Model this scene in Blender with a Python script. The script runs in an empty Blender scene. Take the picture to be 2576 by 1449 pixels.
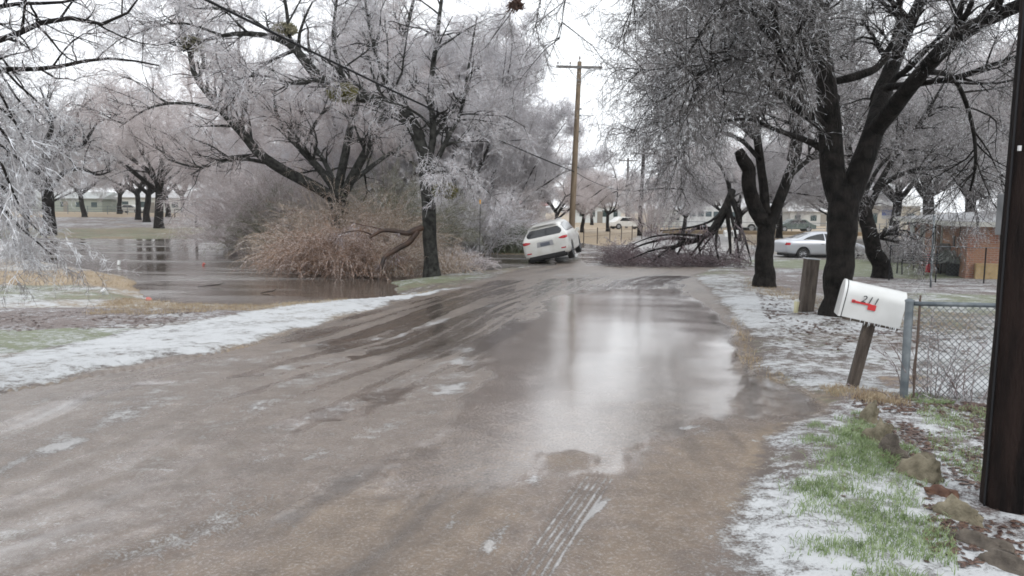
import bpy, math, random
import numpy as np
from mathutils import Vector, Matrix

S = bpy.context.scene
COL = S.collection
rad = math.radians

# ------------------------------------------------------------------ camera
EYE = 1.70
FPX = 2006.0              # focal length in 2576-wide picture units
PITCH = rad(5.96)
ROLL = rad(0.7)
_F = np.array([0, math.cos(PITCH), -math.sin(PITCH)])
_U0 = np.array([0, math.sin(PITCH), math.cos(PITCH)])
_R0 = np.array([1.0, 0, 0])
CR = math.cos(ROLL) * _R0 + math.sin(ROLL) * _U0
CU = math.cos(ROLL) * _U0 - math.sin(ROLL) * _R0
CAM = np.array([0, 0, EYE])
cam_d = bpy.data.cameras.new("camera")
cam_d.sensor_width = 36
cam_d.lens = FPX / 2576 * 36
cam_d.clip_start = 0.05
cam_d.clip_end = 1500
cam = bpy.data.objects.new("camera", cam_d)
COL.objects.link(cam)
cam.matrix_world = Matrix(((CR[0], CU[0], -_F[0], 0), (CR[1], CU[1], -_F[1], 0),
                           (CR[2], CU[2], -_F[2], EYE), (0, 0, 0, 1)))
S.camera = cam

# ------------------------------------------------------------------ light
w = bpy.data.worlds.new("World")
S.world = w
w.use_nodes = True
nt = w.node_tree
nt.nodes.clear()
sky = nt.nodes.new("ShaderNodeTexSky")
sky.sky_type = 'NISHITA'
sky.sun_disc = False
sky.sun_elevation = rad(38)
sky.sun_rotation = rad(150)
sky.air_density = 1.5
sky.dust_density = 6
hs = nt.nodes.new("ShaderNodeHueSaturation")
hs.inputs['Saturation'].default_value = 0.25
mx = nt.nodes.new("ShaderNodeMix")
mx.data_type = 'RGBA'
mx.inputs[0].default_value = 0.9
mx.inputs[7].default_value = (10.3, 10.65, 11.1, 1)     # even cloud layer
bg = nt.nodes.new("ShaderNodeBackground")
bg.inputs[1].default_value = 0.1
out = nt.nodes.new("ShaderNodeOutputWorld")
nt.links.new(sky.outputs[0], hs.inputs['Color'])
nt.links.new(hs.outputs[0], mx.inputs[6])
nt.links.new(mx.outputs[2], bg.inputs[0])
nt.links.new(bg.outputs[0], out.inputs[0])

sun_d = bpy.data.lights.new("sun", 'SUN')
sun_d.energy = 0.5
sun_d.angle = rad(25)
sun_d.color = (1, 0.97, 0.93)
sun = bpy.data.objects.new("sun", sun_d)
COL.objects.link(sun)
sun.rotation_euler = (rad(52), 0, rad(180 - 150))
S.view_settings.view_transform = 'Standard'
S.view_settings.look = 'None'
S.view_settings.exposure = 0.55
S.view_settings.gamma = 1
S.render.film_transparent = False
S.cycles.filter_width = 1.7
S.cycles.max_bounces = 6
S.cycles.diffuse_bounces = 3
S.cycles.glossy_bounces = 3
S.cycles.transparent_max_bounces = 8
S.cycles.use_denoising = True

# ------------------------------------------------------------------ pixel -> world
def ray(u, v):
    d = _F + CR * (u - 1288) / FPX - CU * (v - 724.5) / FPX
    return d / d[1]

def P(u, v, d):
    """point at forward distance d metres seen at picture position (u,v)"""
    return CAM + ray(u, v) * d

Yk = np.array([-50, 0, 7, 13, 20, 27, 34, 45, 60, 90, 130, 900.])
Rk = np.array([0, 0, -0.05, -0.20, -0.45, -0.64, -0.76, -0.84, -0.90, -1.0, -1.1, -1.1])
Lk = np.array([0, 0, -0.10, -0.35, -0.58, -0.62, -0.64, -0.65, -0.66, -0.62, -0.55, -0.5])
WATER_Z = -0.72

def sstep(a, b, x):
    t = np.clip((x - a) / (b - a), 0, 1)
    return t * t * (3 - 2 * t)

def hash2(ix, iy, seed):
    h = (ix.astype(np.int64) * 374761393 + iy.astype(np.int64) * 668265263 + seed * 1274126177) & 0xFFFFFFFF
    h = ((h ^ (h >> 13)) * 1274126177) & 0xFFFFFFFF
    h = h ^ (h >> 16)
    return (h & 0xFFFF) / 65535.0

def vnoise(x, y, s, seed=0):
    x = np.asarray(x) * s + 1000; y = np.asarray(y) * s + 1000
    ix = np.floor(x); iy = np.floor(y)
    fx = x - ix; fy = y - iy
    fx = fx * fx * (3 - 2 * fx); fy = fy * fy * (3 - 2 * fy)
    a = hash2(ix, iy, seed); b = hash2(ix + 1, iy, seed)
    c = hash2(ix, iy + 1, seed); d = hash2(ix + 1, iy + 1, seed)
    return (a * (1 - fx) + b * fx) * (1 - fy) + (c * (1 - fx) + d * fx) * fy

def fbm(x, y, s, seed=0, o=3):
    r = 0; a = 0.5; t = 0
    for k in range(o):
        r = r + a * vnoise(x, y, s, seed + k * 7); t += a; a *= 0.5; s *= 2.03
    return r / t

def base_z(x, y):
    x = np.asarray(x, float); y = np.asarray(y, float)
    a = x / np.maximum(y, 1)
    t = sstep(-0.17, 0.0, a)
    return np.interp(y, Yk, Lk) * (1 - t) + np.interp(y, Yk, Rk) * t

def G(u, v, zoff=0.0):
    """ground point seen at picture position (u,v)"""
    r = ray(u, v)
    lo, hi = 1.0, 600.0
    d = np.geomspace(1.0, 600, 900)
    px = CAM[0] + r[0] * d; py = d; pz = EYE + r[2] * d
    g = base_z(px, py) + zoff
    k = np.argmax(pz < g)
    if k == 0: k = 899
    a, b = d[k - 1], d[k]
    for _ in range(20):
        m = (a + b) / 2
        if EYE + r[2] * m < base_z(r[0] * m, m) + zoff: b = m
        else: a = m
    return np.array([r[0] * b, b, EYE + r[2] * b])

def gz(x, y):
    return float(base_z(x, y))

# ------------------------------------------------------------------ materials
def mat(name, color=(0.5, 0.5, 0.5), rough=0.6, metal=0.0, coat=0.0, noise=None, bump=None, emit=None, spec=0.5, alpha=None):
    """noise = (scale, dark colour, light colour[, detail]); bump = (scale, strength)"""
    m = bpy.data.materials.new(name)
    m.use_nodes = True
    n = m.node_tree.nodes; l = m.node_tree.links
    b = n['Principled BSDF']
    b.inputs['Base Color'].default_value = (*color, 1)
    b.inputs['Roughness'].default_value = rough
    b.inputs['Metallic'].default_value = metal
    b.inputs['Coat Weight'].default_value = coat
    b.inputs['Coat Roughness'].default_value = 0.12
    b.inputs['Specular IOR Level'].default_value = spec
    tc = n.new('ShaderNodeTexCoord')
    if noise:
        t = n.new('ShaderNodeTexNoise'); t.inputs['Scale'].default_value = noise[0]
        t.inputs['Detail'].default_value = noise[3] if len(noise) > 3 else 4
        l.new(tc.outputs['Object'], t.inputs['Vector'])
        r = n.new('ShaderNodeValToRGB')
        r.color_ramp.elements[0].position = 0.35; r.color_ramp.elements[0].color = (*noise[1], 1)
        r.color_ramp.elements[1].position = 0.65; r.color_ramp.elements[1].color = (*noise[2], 1)
        l.new(t.outputs['Fac'], r.inputs[0]); l.new(r.outputs[0], b.inputs['Base Color'])
    if bump:
        t = n.new('ShaderNodeTexNoise'); t.inputs['Scale'].default_value = bump[0]; t.inputs['Detail'].default_value = 6
        l.new(tc.outputs['Object'], t.inputs['Vector'])
        bp = n.new('ShaderNodeBump'); bp.inputs['Strength'].default_value = bump[1]; bp.inputs['Distance'].default_value = 0.03
        l.new(t.outputs['Fac'], bp.inputs['Height']); l.new(bp.outputs[0], b.inputs['Normal'])
    if emit:
        b.inputs['Emission Color'].default_value = (*emit[0], 1); b.inputs['Emission Strength'].default_value = emit[1]
    return m

# ------------------------------------------------------------------ mesh building
def np_mesh(name, V, Q, m, parent=None, smooth=True, mats=None, link=True):
    """V (n,3), Q (m,k) face indices with constant k"""
    me = bpy.data.meshes.new(name)
    V = np.ascontiguousarray(V, np.float32); Q = np.ascontiguousarray(Q, np.int32)
    k = Q.shape[1]
    me.vertices.add(len(V)); me.vertices.foreach_set('co', V.ravel())
    me.loops.add(Q.size); me.loops.foreach_set('vertex_index', Q.ravel())
    me.polygons.add(len(Q)); me.polygons.foreach_set('loop_start', np.arange(0, Q.size, k, dtype=np.int32))
    if smooth: me.polygons.foreach_set('use_smooth', np.ones(len(Q), bool))
    me.update(calc_edges=True)
    if m: me.materials.append(m)
    if not link: return me
    o = bpy.data.objects.new(name, me); COL.objects.link(o)
    if parent: o.parent = parent
    return o

class MB:
    """collects boxes, tubes, prisms, loose faces; build() links them as one mesh object"""
    def __init__(s): s.v = []; s.f = []; s.mi = []
    def add(s, vs, fs, mi=0):
        o = len(s.v); s.v += [tuple(map(float, p)) for p in vs]
        s.f += [tuple(i + o for i in f) for f in fs]; s.mi += [mi] * len(fs); return s
    def box(s, c, d, rz=0, mi=0, taper=1.0):
        x, y, z = d[0] / 2, d[1] / 2, d[2] / 2; ca, sa = math.cos(rz), math.sin(rz)
        vs = []
        for k, (i, j, q) in enumerate(((-1,-1,-1),(1,-1,-1),(1,1,-1),(-1,1,-1),(-1,-1,1),(1,-1,1),(1,1,1),(-1,1,1))):
            t = taper if q > 0 else 1
            a, b = i * x * t, j * y * t
            vs.append((c[0] + a * ca - b * sa, c[1] + a * sa + b * ca, c[2] + q * z))
        return s.add(vs, [(0,3,2,1),(4,5,6,7),(0,1,5,4),(1,2,6,5),(2,3,7,6),(3,0,4,7)], mi)
    def tube(s, pts, r, n=8, cap=True, mi=0):
        pts = [Vector(p) for p in pts]
        rs = r if isinstance(r, (list, tuple)) else [r] * len(pts)
        vs = []; fs = []
        for i, p in enumerate(pts):
            t = (pts[min(i + 1, len(pts) - 1)] - pts[max(i - 1, 0)]).normalized()
            ref = Vector((0, 0, 1)) if abs(t.z) < 0.9 else Vector((1, 0, 0))
            a = t.cross(ref).normalized(); b = t.cross(a)
            for k in range(n):
                q = 2 * math.pi * k / n
                vs.append(p + (a * math.cos(q) + b * math.sin(q)) * rs[i])
        for i in range(len(pts) - 1):
            for k in range(n):
                fs.append((i * n + k, i * n + (k + 1) % n, (i + 1) * n + (k + 1) % n, (i + 1) * n + k))
        if cap:
            fs.append(tuple(range(n))); fs.append(tuple(range(len(vs) - 1, len(vs) - n - 1, -1)))
        return s.add(vs, fs, mi)
    def prism(s, poly, a, b, axis='y', mi=0):
        """extrude 2D polygon between a and b along axis"""
        n = len(poly); vs = []
        for t in (a, b):
            for p, q in poly:
                vs.append({'y': (p, t, q), 'x': (t, p, q), 'z': (p, q, t)}[axis])
        fs = [tuple(range(n))[::-1], tuple(range(n, 2 * n))]
        for i in range(n): fs.append((i, (i + 1) % n, (i + 1) % n + n, i + n))
        return s.add(vs, fs, mi)
    def build(s, name, m, parent=None, smooth=False, bevel=0, auto=None):
        me = bpy.data.meshes.new(name); me.from_pydata(s.v, [], s.f)
        for x in (m if isinstance(m, (list, tuple)) else [m]): me.materials.append(x)
        if any(s.mi):
            for p, i in zip(me.polygons, s.mi): p.material_index = i
        import bmesh
        bm = bmesh.new(); bm.from_mesh(me); bmesh.ops.recalc_face_normals(bm, faces=bm.faces); bm.to_mesh(me); bm.free()
        if smooth:
            for p in me.polygons: p.use_smooth = True
        me.update()
        o = bpy.data.objects.new(name, me); COL.objects.link(o)
        if parent: o.parent = parent
        if bevel:
            b = o.modifiers.new('bevel', 'BEVEL'); b.width = bevel; b.segments = 2; b.limit_method = 'ANGLE'
        if smooth and auto is not None:
            b = o.modifiers.new('edges', 'EDGE_SPLIT'); b.split_angle = rad(auto)
        return o

def tag(o, label=None, cat=None, group=None, kind=None):
    if label: o['label'] = label
    if cat: o['category'] = cat
    if group: o['group'] = group
    if kind: o['kind'] = kind
    return o

def thing(name, label, cat, loc=(0, 0, 0), rot=(0, 0, 0), group=None):
    o = bpy.data.objects.new(name, None); COL.objects.link(o)
    o.location = loc; o.rotation_euler = rot; o.empty_display_size = 0.3
    return tag(o, label, cat, group)

def copy_thing(root, loc, rot, scale=1.0, label=None, group=None):
    def cp(o, par):
        c = o.copy(); COL.objects.link(c); c.parent = par
        for ch in o.children: cp(ch, c)
        return c
    r = cp(root, None)
    r.location = loc; r.rotation_euler = rot
    r.scale = (scale,) * 3 if not isinstance(scale, tuple) else scale
    if label: r['label'] = label
    if group: r['group'] = group
    return r
# ------------------------------------------------------------------ ground and road
def polyW(pts):
    return np.array([G(u, v)[:2] for u, v in pts])

def sdist(X, Y, poly):
    """signed distance, positive inside"""
    n = len(poly); d2 = np.full(X.shape, 1e18); ins = np.zeros(X.shape, bool)
    for i in range(n):
        ax, ay = poly[i]; bx, by = poly[(i + 1) % n]
        ex, ey = bx - ax, by - ay; wx, wy = X - ax, Y - ay
        t = np.clip((wx * ex + wy * ey) / (ex * ex + ey * ey + 1e-12), 0, 1)
        d2 = np.minimum(d2, (wx - ex * t) ** 2 + (wy - ey * t) ** 2)
        c = ((ay > Y) != (by > Y)) & (X < (bx - ax) * (Y - ay) / (by - ay + 1e-12) + ax)
        ins ^= c
    d = np.sqrt(d2)
    return np.where(ins, d, -d)

def ldist(X, Y, line):
    """distance to a polyline and signed side offset"""
    best = np.full(X.shape, 1e9); side = np.zeros(X.shape)
    for i in range(len(line) - 1):
        ax, ay = line[i]; bx, by = line[i + 1]
        ex, ey = bx - ax, by - ay; wx, wy = X - ax, Y - ay
        L = math.hypot(ex, ey) + 1e-9
        t = np.clip((wx * ex + wy * ey) / (L * L), 0, 1)
        d = np.hypot(wx - ex * t, wy - ey * t)
        c = (ex * wy - ey * wx) / L
        m = d < best
        best = np.where(m, d, best); side = np.where(m, c, side)
    return best, side

az = np.concatenate([np.linspace(-80, -38, 60, endpoint=False), np.linspace(-38, 38, 760, endpoint=False), np.linspace(38, 80, 61)])
rr = np.concatenate([np.geomspace(0.7, 2.4, 30, endpoint=False), np.geomspace(2.4, 60, 330, endpoint=False), np.geomspace(60, 1000, 70)])
AZ, RR = np.meshgrid(np.radians(az), rr)
GX = RR * np.sin(AZ); GY = RR * np.cos(AZ)
NR, NA = GX.shape
near = GY > 1.0

ch = {k: np.zeros(GX.shape) for k in ('road', 'snow', 'green', 'wet', 'tan', 'litter', 'dark')}
ch['snow'][:] = 0.38; ch['green'][:] = 0.35; ch['tan'][:] = 0.3; ch['litter'][:] = 0.35
wob = (fbm(GX, GY, 0.9, 5) - 0.5)

def paint(poly, feather, wobble=0.3, **vals):
    W = polyW(poly) if not isinstance(poly, np.ndarray) else poly
    x0, y0 = W.min(0) - feather * 3 - 1; x1, y1 = W.max(0) + feather * 3 + 1
    b = (GX > x0) & (GX < x1) & (GY > y0) & (GY < y1)
    X = GX[b]; Y = GY[b]
    s = sdist(X, Y, W) + wob[b] * wobble * 2
    m = sstep(-feather, feather, s)
    for k, v in vals.items():
        c = ch[k][b]; ch[k][b] = c + (v - c) * m
    return

def stroke(line, width, wobble=0.05, **vals):
    W = polyW(line)
    x0, y0 = W.min(0) - width * 3 - 1; x1, y1 = W.max(0) + width * 3 + 1
    b = (GX > x0) & (GX < x1) & (GY > y0) & (GY < y1)
    d, _ = ldist(GX[b], GY[b], W)
    d = np.maximum(d + (fbm(GX[b], GY[b], 2.2, 9) - 0.5) * wobble * 4, 0)
    m = (1 - sstep(width * 0.1, width * 1.5, d)) * (0.25 + 1.1 * sstep(0.35, 0.65, fbm(GX[b], GY[b], 3.2, 19)))
    for k, v in vals.items():
        ch[k][b] += v * m * 0.85

ROAD = [(-400, 1120), (0, 992), (370, 912), (575, 882), (731, 838), (1000, 765), (1150, 722), (1235, 697), (1320, 674), (1480, 657),
        (1545, 645), (1590, 610), (1630, 582), (1800, 580), (1880, 612), (1900, 640), (1740, 690), (1800, 745), (1850, 805), (1880, 860), (1890, 925),
        (1960, 958), (2050, 1005), (2062, 1040), (1965, 1065), (1930, 1110), (1890, 1180), (1865, 1250), (1850, 1330), (1890, 1449), (1900, 1900), (-400, 2100)]
# broad areas beside the road
paint([(-300, 520), (2900, 520), (2900, 560), (2200, 600), (1500, 640), (1250, 650), (700, 600), (-300, 600)], 2, tan=0.75, green=0.2, snow=0.25, litter=0.3)
paint([(-100, 545), (600, 545), (600, 573), (-100, 575)], 4, tan=0.5, litter=0.6, snow=0.42)
paint([(-100, 575), (620, 572), (620, 602), (-100, 602)], 2, tan=0.55, green=0.5, snow=0.25, litter=0.3)
paint([(-100, 525), (620, 525), (620, 545), (-100, 545)], 6, tan=1.0, green=0, snow=0.1, litter=0.0)
paint([(1450, 555), (1640, 560), (1620, 625), (1450, 632)], 1.2, tan=1.0, green=0.1, snow=0.2, litter=0.1)
paint([(1450, 625), (1600, 615), (1560, 645), (1450, 655)], 0.8, tan=0.3, green=0.5, snow=0.6, litter=0.1)
paint([(1640, 548), (2260, 548), (2260, 585), (1850, 590), (1640, 572)], 3, tan=1.0, green=0.0, snow=0.25, litter=0.0)
paint([(1890, 655), (2600, 650), (2600, 700), (2200, 700), (1900, 672)], 1.0, tan=0.4, green=0.8, snow=0.25, litter=0.2)
paint([(1880, 672), (2080, 680), (2080, 745), (1950, 745), (1890, 705)], 0.6, litter=0.75, snow=0.40, green=0.25)
paint([(2150, 698), (2600, 705), (2600, 745), (2150, 740)], 0.5, litter=0.8, snow=0.45, green=0.15)
paint([(2290, 738), (2600, 742), (2600, 800), (2290, 790)], 0.5, litter=0.3, snow=0.45, green=0.7)
paint([(1735, 690), (1860, 690), (1960, 742), (2110, 805), (2300, 835), (2700, 860), (2700, 1000), (2270, 1012), (2180, 990), (2060, 1003), (1950, 955), (1890, 920), (1870, 850), (1830, 780)],
      0.25, snow=0.60, green=0.3, litter=0.5, tan=0.4)
paint([(1960, 860), (2600, 860), (2600, 905), (1960, 895)], 0.35, snow=0.66, litter=0.5)
paint([(1905, 1110), (2060, 1030), (2180, 1000), (2300, 1015), (2700, 1050), (2900, 1700), (1850, 1700), (1870, 1300)], 0.15, wobble=0.1, snow=0.54, litter=0.75, green=0.25, tan=0.3)
paint([(1880, 1170), (2000, 1060), (2090, 1040), (2110, 1110), (2080, 1200), (2090, 1300), (2120, 1449), (2160, 1600), (1900, 1600), (1890, 1320)], 0.22, wobble=0.16, snow=0.63, litter=0.3, green=0.2)
paint([(2080, 1110), (2200, 1060), (2260, 1130), (2330, 1230), (2310, 1320), (2330, 1449), (2330, 1600), (2150, 1600), (2130, 1449), (2080, 1280)], 0.2, wobble=0.2, snow=0.53, green=0.6, litter=0.15)
paint([(2060, 1000), (2200, 985), (2290, 1010), (2500, 1020), (2500, 1060), (2200, 1060)], 0.12, snow=0.5, litter=1.0)
paint([(2230, 955), (2310, 955), (2310, 980), (2230, 980)], 0.08, tan=1, snow=0.3)
# left verge
paint([(-400, 650), (330, 640), (420, 745), (650, 772), (850, 760), (1000, 742), (1000, 765), (700, 830), (0, 960), (-400, 1000)], 0.3, wobble=0.3, snow=0.42, tan=0.6, green=0.2, litter=0.3)
paint([(-400, 680), (200, 684), (340, 700), (330, 722), (-400, 712)], 0.5, wobble=0.4, tan=1.0, snow=0.15, green=0.0, litter=0.0)
paint([(-400, 712), (200, 718), (345, 740), (300, 760), (-400, 775)], 0.4, wobble=0.4, snow=0.40, green=0.6, tan=0.4, litter=0.1)
paint([(-400, 783), (150, 778), (500, 785), (640, 795), (430, 815), (200, 832), (-400, 840)], 0.25, wobble=0.4, litter=1.0, tan=0.3, snow=0.33, green=0.1)
paint([(-400, 835), (180, 832), (350, 832), (240, 880), (-400, 925)], 0.25, wobble=0.4, green=0.8, snow=0.34, litter=0.3, tan=0.2)
paint([(-400, 935), (0, 908), (180, 872), (340, 838), (560, 805), (700, 782), (860, 764), (1010, 745), (1100, 728), (1000, 765), (731, 840), (575, 884), (370, 912), (0, 992), (-400, 1110)],
      0.13, wobble=0.1, snow=0.64, litter=0.3, green=0.15, tan=0.5)
paint([(950, 702), (1160, 695), (1240, 690), (1120, 712), (1000, 725)], 0.3, green=0.62, tan=0.5, snow=0.4, litter=0.3)
# the road itself
for k in ('green', 'tan', 'litter'): ch[k + '_'] = ch[k].copy()
paint(ROAD, 0.13, wobble=0.08, road=1.0)
paint(ROAD, 0.24, wobble=0.16, snow=0.2, green=0, litter=0, tan=0.35)
del ch['green_'], ch['tan_'], ch['litter_']
road_sd = sdist(GX, GY, polyW(ROAD))
_ld, _ls = ldist(GX, GY, polyW([(-400, 1120), (0, 992), (370, 912), (731, 838), (1000, 765), (1235, 697), (1480, 657)]))
_al = np.hypot(GX + 2, GY)
streak = fbm(_ld * 1.0, _al * 0.16, 2.6, 31, 4) - 0.5
streak2 = fbm(_ld * 1.0 + 40, _al * 0.22, 5.5, 37, 3) - 0.5
streak3 = fbm(_ld * 5.0, _al * 0.16, 1.6, 43, 4) - 0.5
paint([(1490, 655), (1560, 630), (1600, 600), (1630, 578), (1810, 578), (1890, 615), (1880, 650), (1640, 650)], 1.0, snow=0.80)
paint([(-400, 1130), (0, 1000), (575, 892), (690, 880), (900, 900), (1190, 900), (1140, 1030), (980, 1160), (760, 1290), (420, 1449), (0, 1700), (-600, 1900)], 0.35, wobble=0.4, snow=0.31, dark=-0.3, wet=0.3, tan=0.3)
paint([(200, 1700), (480, 1449), (850, 1270), (1130, 1110), (1240, 1250), (1200, 1700)], 0.3, wobble=0.3, tan=0.8, dark=0.25, snow=0.17, wet=0.1)
paint([(1560, 1230), (1700, 1120), (1960, 1070), (1880, 1200), (1850, 1320), (1850, 1449), (1850, 1800), (1300, 1800), (1440, 1420)], 0.2, wobble=0.2, tan=0.75, dark=0.25, snow=0.2, wet=0.15)
paint([(1850, 1300), (1700, 1449), (1600, 1800), (1900, 1800), (1900, 1300)], 0.3, dark=0.0, snow=0.4, tan=0.3)
paint([(690, 845), (1000, 772), (1240, 705), (1740, 692), (1700, 725), (1440, 740), (1320, 840), (1180, 905), (950, 905), (780, 880)], 0.4, wobble=0.4, dark=0.85, wet=0.45, snow=0.14)
paint([(1680, 1500), (1800, 1330), (1890, 1220), (1960, 1120), (2080, 1080), (2110, 1449), (2120, 1700), (1640, 1700)], 0.25, wobble=0.25, snow=0.50, tan=0.25, dark=-0.3)
# standing water film
paint([(1400, 745), (1560, 728), (1700, 728), (1790, 760), (1845, 845), (1880, 930), (1960, 965), (2055, 1008), (2050, 1040), (1950, 1058), (1830, 1062), (1700, 1095), (1600, 1150), (1540, 1210), (1470, 1205),
       (1400, 1165), (1300, 1190), (1180, 1225), (1000, 1240), (960, 1180), (1120, 1060), (1200, 960), (1280, 850)], 0.28, wobble=0.35, wet=1.0, snow=0.12, dark=0.15, tan=0.2)
paint([(1840, 900), (1900, 920), (2080, 1000), (2075, 1060), (1850, 1075), (1790, 1050)], 0.5, wobble=0.3, wet=0.68, dark=0.6, tan=0.3)  # right lobe: darker brown painted in for the dark tree's reflection, film made duller
paint([(1385, 1150), (1440, 1140), (1475, 1150), (1465, 1175), (1400, 1180)], 0.14, wobble=0.1, wet=0.1, dark=0.45, tan=0.6)
# slush and wheel marks
for ln, wd, v in [
    ([(150, 1475), (209, 1449), (420, 1360), (695, 1250)], 0.05, dict(dark=0.5, tan=0.3)),
    ([(270, 1480), (334, 1449), (560, 1345), (773, 1233)], 0.06, dict(dark=0.6, tan=0.2)),
    ([(773, 1293), (890, 1225), (993, 1162), (1129, 1045)], 0.20, dict(dark=0.5, wet=0.2)),
    ([(747, 1062), (870, 1020), (982, 985)], 0.22, dict(dark=0.7, wet=0.6)),
    ([(366, 966), (520, 955), (679, 943), (800, 920), (888, 898)], 0.12, dict(dark=0.55, wet=0.5)),
    ([(480, 1010), (650, 985), (830, 925), (960, 880)], 0.10, dict(dark=0.5, wet=0.3)),
    ([(0, 990), (300, 935), (575, 883), (731, 841)], 0.035, dict(dark=0.9, tan=0.4, snow=-0.6)),
    ([(0, 1183), (100, 1145), (198, 1105)], 0.09, dict(snow=0.35)),
    ([(560, 1100), (660, 1080)], 0.15, dict(snow=0.2)),
    ([(940, 856), (1060, 822), (1196, 783), (1260, 760)], 0.16, dict(snow=0.45, dark=-0.3)),
    ([(700, 886), (800, 868), (860, 880)], 0.13, dict(snow=0.4)),
    ([(560, 920), (650, 915), (700, 925)], 0.15, dict(snow=0.35)),
    ([(1040, 905), (1150, 880), (1180, 930), (1130, 985)], 0.16, dict(snow=0.35, dark=-0.2)),
    ([(1370, 1190), (1330, 1230), (1260, 1250)], 0.05, dict(snow=0.45)),
    ([(1540, 1245), (1480, 1300), (1450, 1335)], 0.035, dict(snow=0.7)),
    ([(1640, 1130), (1620, 1150)], 0.05, dict(snow=0.6)),
    ([(1720, 1085), (1790, 1078), (1760, 1100)], 0.05, dict(snow=0.6)),
    ([(1320, 1280), (1220, 1380), (1180, 1460)], 0.05, dict(snow=0.28)),
    ([(1840, 870), (1855, 930), (1940, 960)], 0.09, dict(tan=0.6, snow=-0.1)),
    ([(1300, 700), (1430, 690), (1560, 700)], 0.5, dict(snow=0.2)),
    ([(1000, 755), (1100, 735), (1180, 718)], 0.25, dict(snow=0.45)),
    ([(1420, 700), (1600, 680), (1740, 680)], 0.5, dict(snow=0.15, dark=-0.3)),
]:
    stroke(ln, wd, wobble=wd * 0.6, **v)

_rm = sstep(-0.2, 0.2, road_sd) * (1 - sstep(0.6, 1.0, ch['wet']))
ch['dark'] += _rm * streak * 2.6
ch['dark'] += _rm * streak3 * 1.5; ch['wet'] += _rm * (streak + streak3) * 0.8
ch['snow'] += _rm * (streak2 * 0.30 - streak * 0.2 - streak3 * 0.15 - .02)
for k in ('snow', 'green', 'tan', 'litter'): ch[k] += (1 - _rm) * (fbm(GX, GY, 0.55, 50 + len(k)) - 0.5) * 0.45
# relief
GZ = base_z(GX, GY)
amp = sstep(2, 6, RR) * (0.3 + 0.7 * (1 - sstep(0, 1.5, road_sd)))
GZ = GZ + (fbm(GX, GY, 0.35, 3) - 0.5) * 0.12 * amp * (1 - sstep(30, 60, RR))
GZ = GZ + (fbm(GX, GY, 1.3, 4) - 0.5) * 0.05 * (1 - sstep(0, 0.4, road_sd)) * (1 - sstep(25, 45, RR))
wetm = sstep(0.5, 0.95, ch['wet'])
GZ = GZ + (fbm(GX, GY, 1.7, 8) - 0.5) * 0.022 * (1 - wetm) * (1 - sstep(20, 40, RR))
GZ = GZ + (fbm(GX, GY, 7.0, 12) - 0.5) * 0.010 * (1 - wetm) * (1 - sstep(12, 25, RR))
GZ = GZ - 0.004 * sstep(0.2, 1.0, ch['wet'])
# verge banks rise a little at the road edge
GZ = GZ + 0.035 * sstep(0.0, 0.35, -road_sd) * (1 - sstep(16, 28, RR)) * np.where(GX > 0, 1, 1.3)
def rut(line, width, depth, ridges=0):
    W = polyW(line); global GZ
    d, s = ldist(GX, GY, W)
    m = 1 - sstep(width * 0.6, width, d)
    GZ = GZ - depth * m
    GZ = GZ + 0.5 * depth * np.exp(-((d - width * 1.25) / (width * 0.3)) ** 2)
    if ridges:
        st_ = np.sin(s * 2 * math.pi / 0.040) * (1 - sstep(width * 0.75, width * 0.98, d))
        ch['snow'] += st_ * 0.24 + 0.22 * (1 - sstep(width * 0.75, width * 0.98, d)); ch['dark'] -= st_ * 0.5
        ch['wet'] -= (1 - sstep(width * 0.75, width * 1.3, d)) * .8
        GZ = GZ + ridges * np.sin(s * 2 * math.pi / 0.040) * (1 - sstep(width * 0.75, width * 0.95, d))
rut([(1500, 1210), (1440, 1290), (1380, 1375), (1310, 1480)], 0.125, 0.008, 0.0060)
rut([(150, 1475), (209, 1449), (420, 1360), (695, 1250)], 0.05, 0.012)
rut([(270, 1480), (334, 1449), (560, 1345), (773, 1233)], 0.07, 0.014)
rut([(0, 990), (300, 935), (575, 883), (731, 841)], 0.06, 0.02)
# flooded ground on the left: the terrain dips below the water level
POND = [(-900, 655), (40, 652), (180, 672), (330, 700), (350, 748), (480, 776), (650, 784), (860, 766), (1010, 744), (990, 712), (1130, 690), (1320, 672), (1400, 668), (1395, 640), (1240, 640), (1100, 650), (700, 625), (560, 600), (130, 599), (-900, 602)]
def Wp(u, v):
    r = ray(u, v); d = (WATER_Z - EYE) / r[2]; return (r[0] * d, r[1] * d)
PW = np.array([Wp(*p) for p in POND])
psd = sdist(GX, GY, PW) + wob * 0.5
GZ = np.where(psd > -1.5, np.minimum(GZ, np.where(psd > 0, WATER_Z - 0.02 - 0.10 * np.minimum(psd, 4), WATER_Z - psd * 0.12 + 0.0)) if False else GZ, GZ)
bank = np.where(psd > 0, WATER_Z - 0.02 - 0.08 * np.minimum(psd, 4), WATER_Z + 0.03 + np.maximum(-psd, 0) * 0.16)
GZ = np.where(psd > -1.2, np.minimum(np.maximum(GZ, WATER_Z + 0.02), bank), np.where((GX < GY * 0.06) & (GY > 12) & (GY < 75), np.maximum(GZ, WATER_Z + 0.03), GZ))

V = np.stack([GX, GY, GZ], -1).reshape(-1, 3)
idx = np.arange(NR * NA).reshape(NR, NA)
Q = np.stack([idx[:-1, :-1], idx[:-1, 1:], idx[1:, 1:], idx[1:, :-1]], -1).reshape(-1, 4)
rq = (road_sd[:-1, :-1] + road_sd[1:, 1:]).reshape(-1) / 2 > 0

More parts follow.
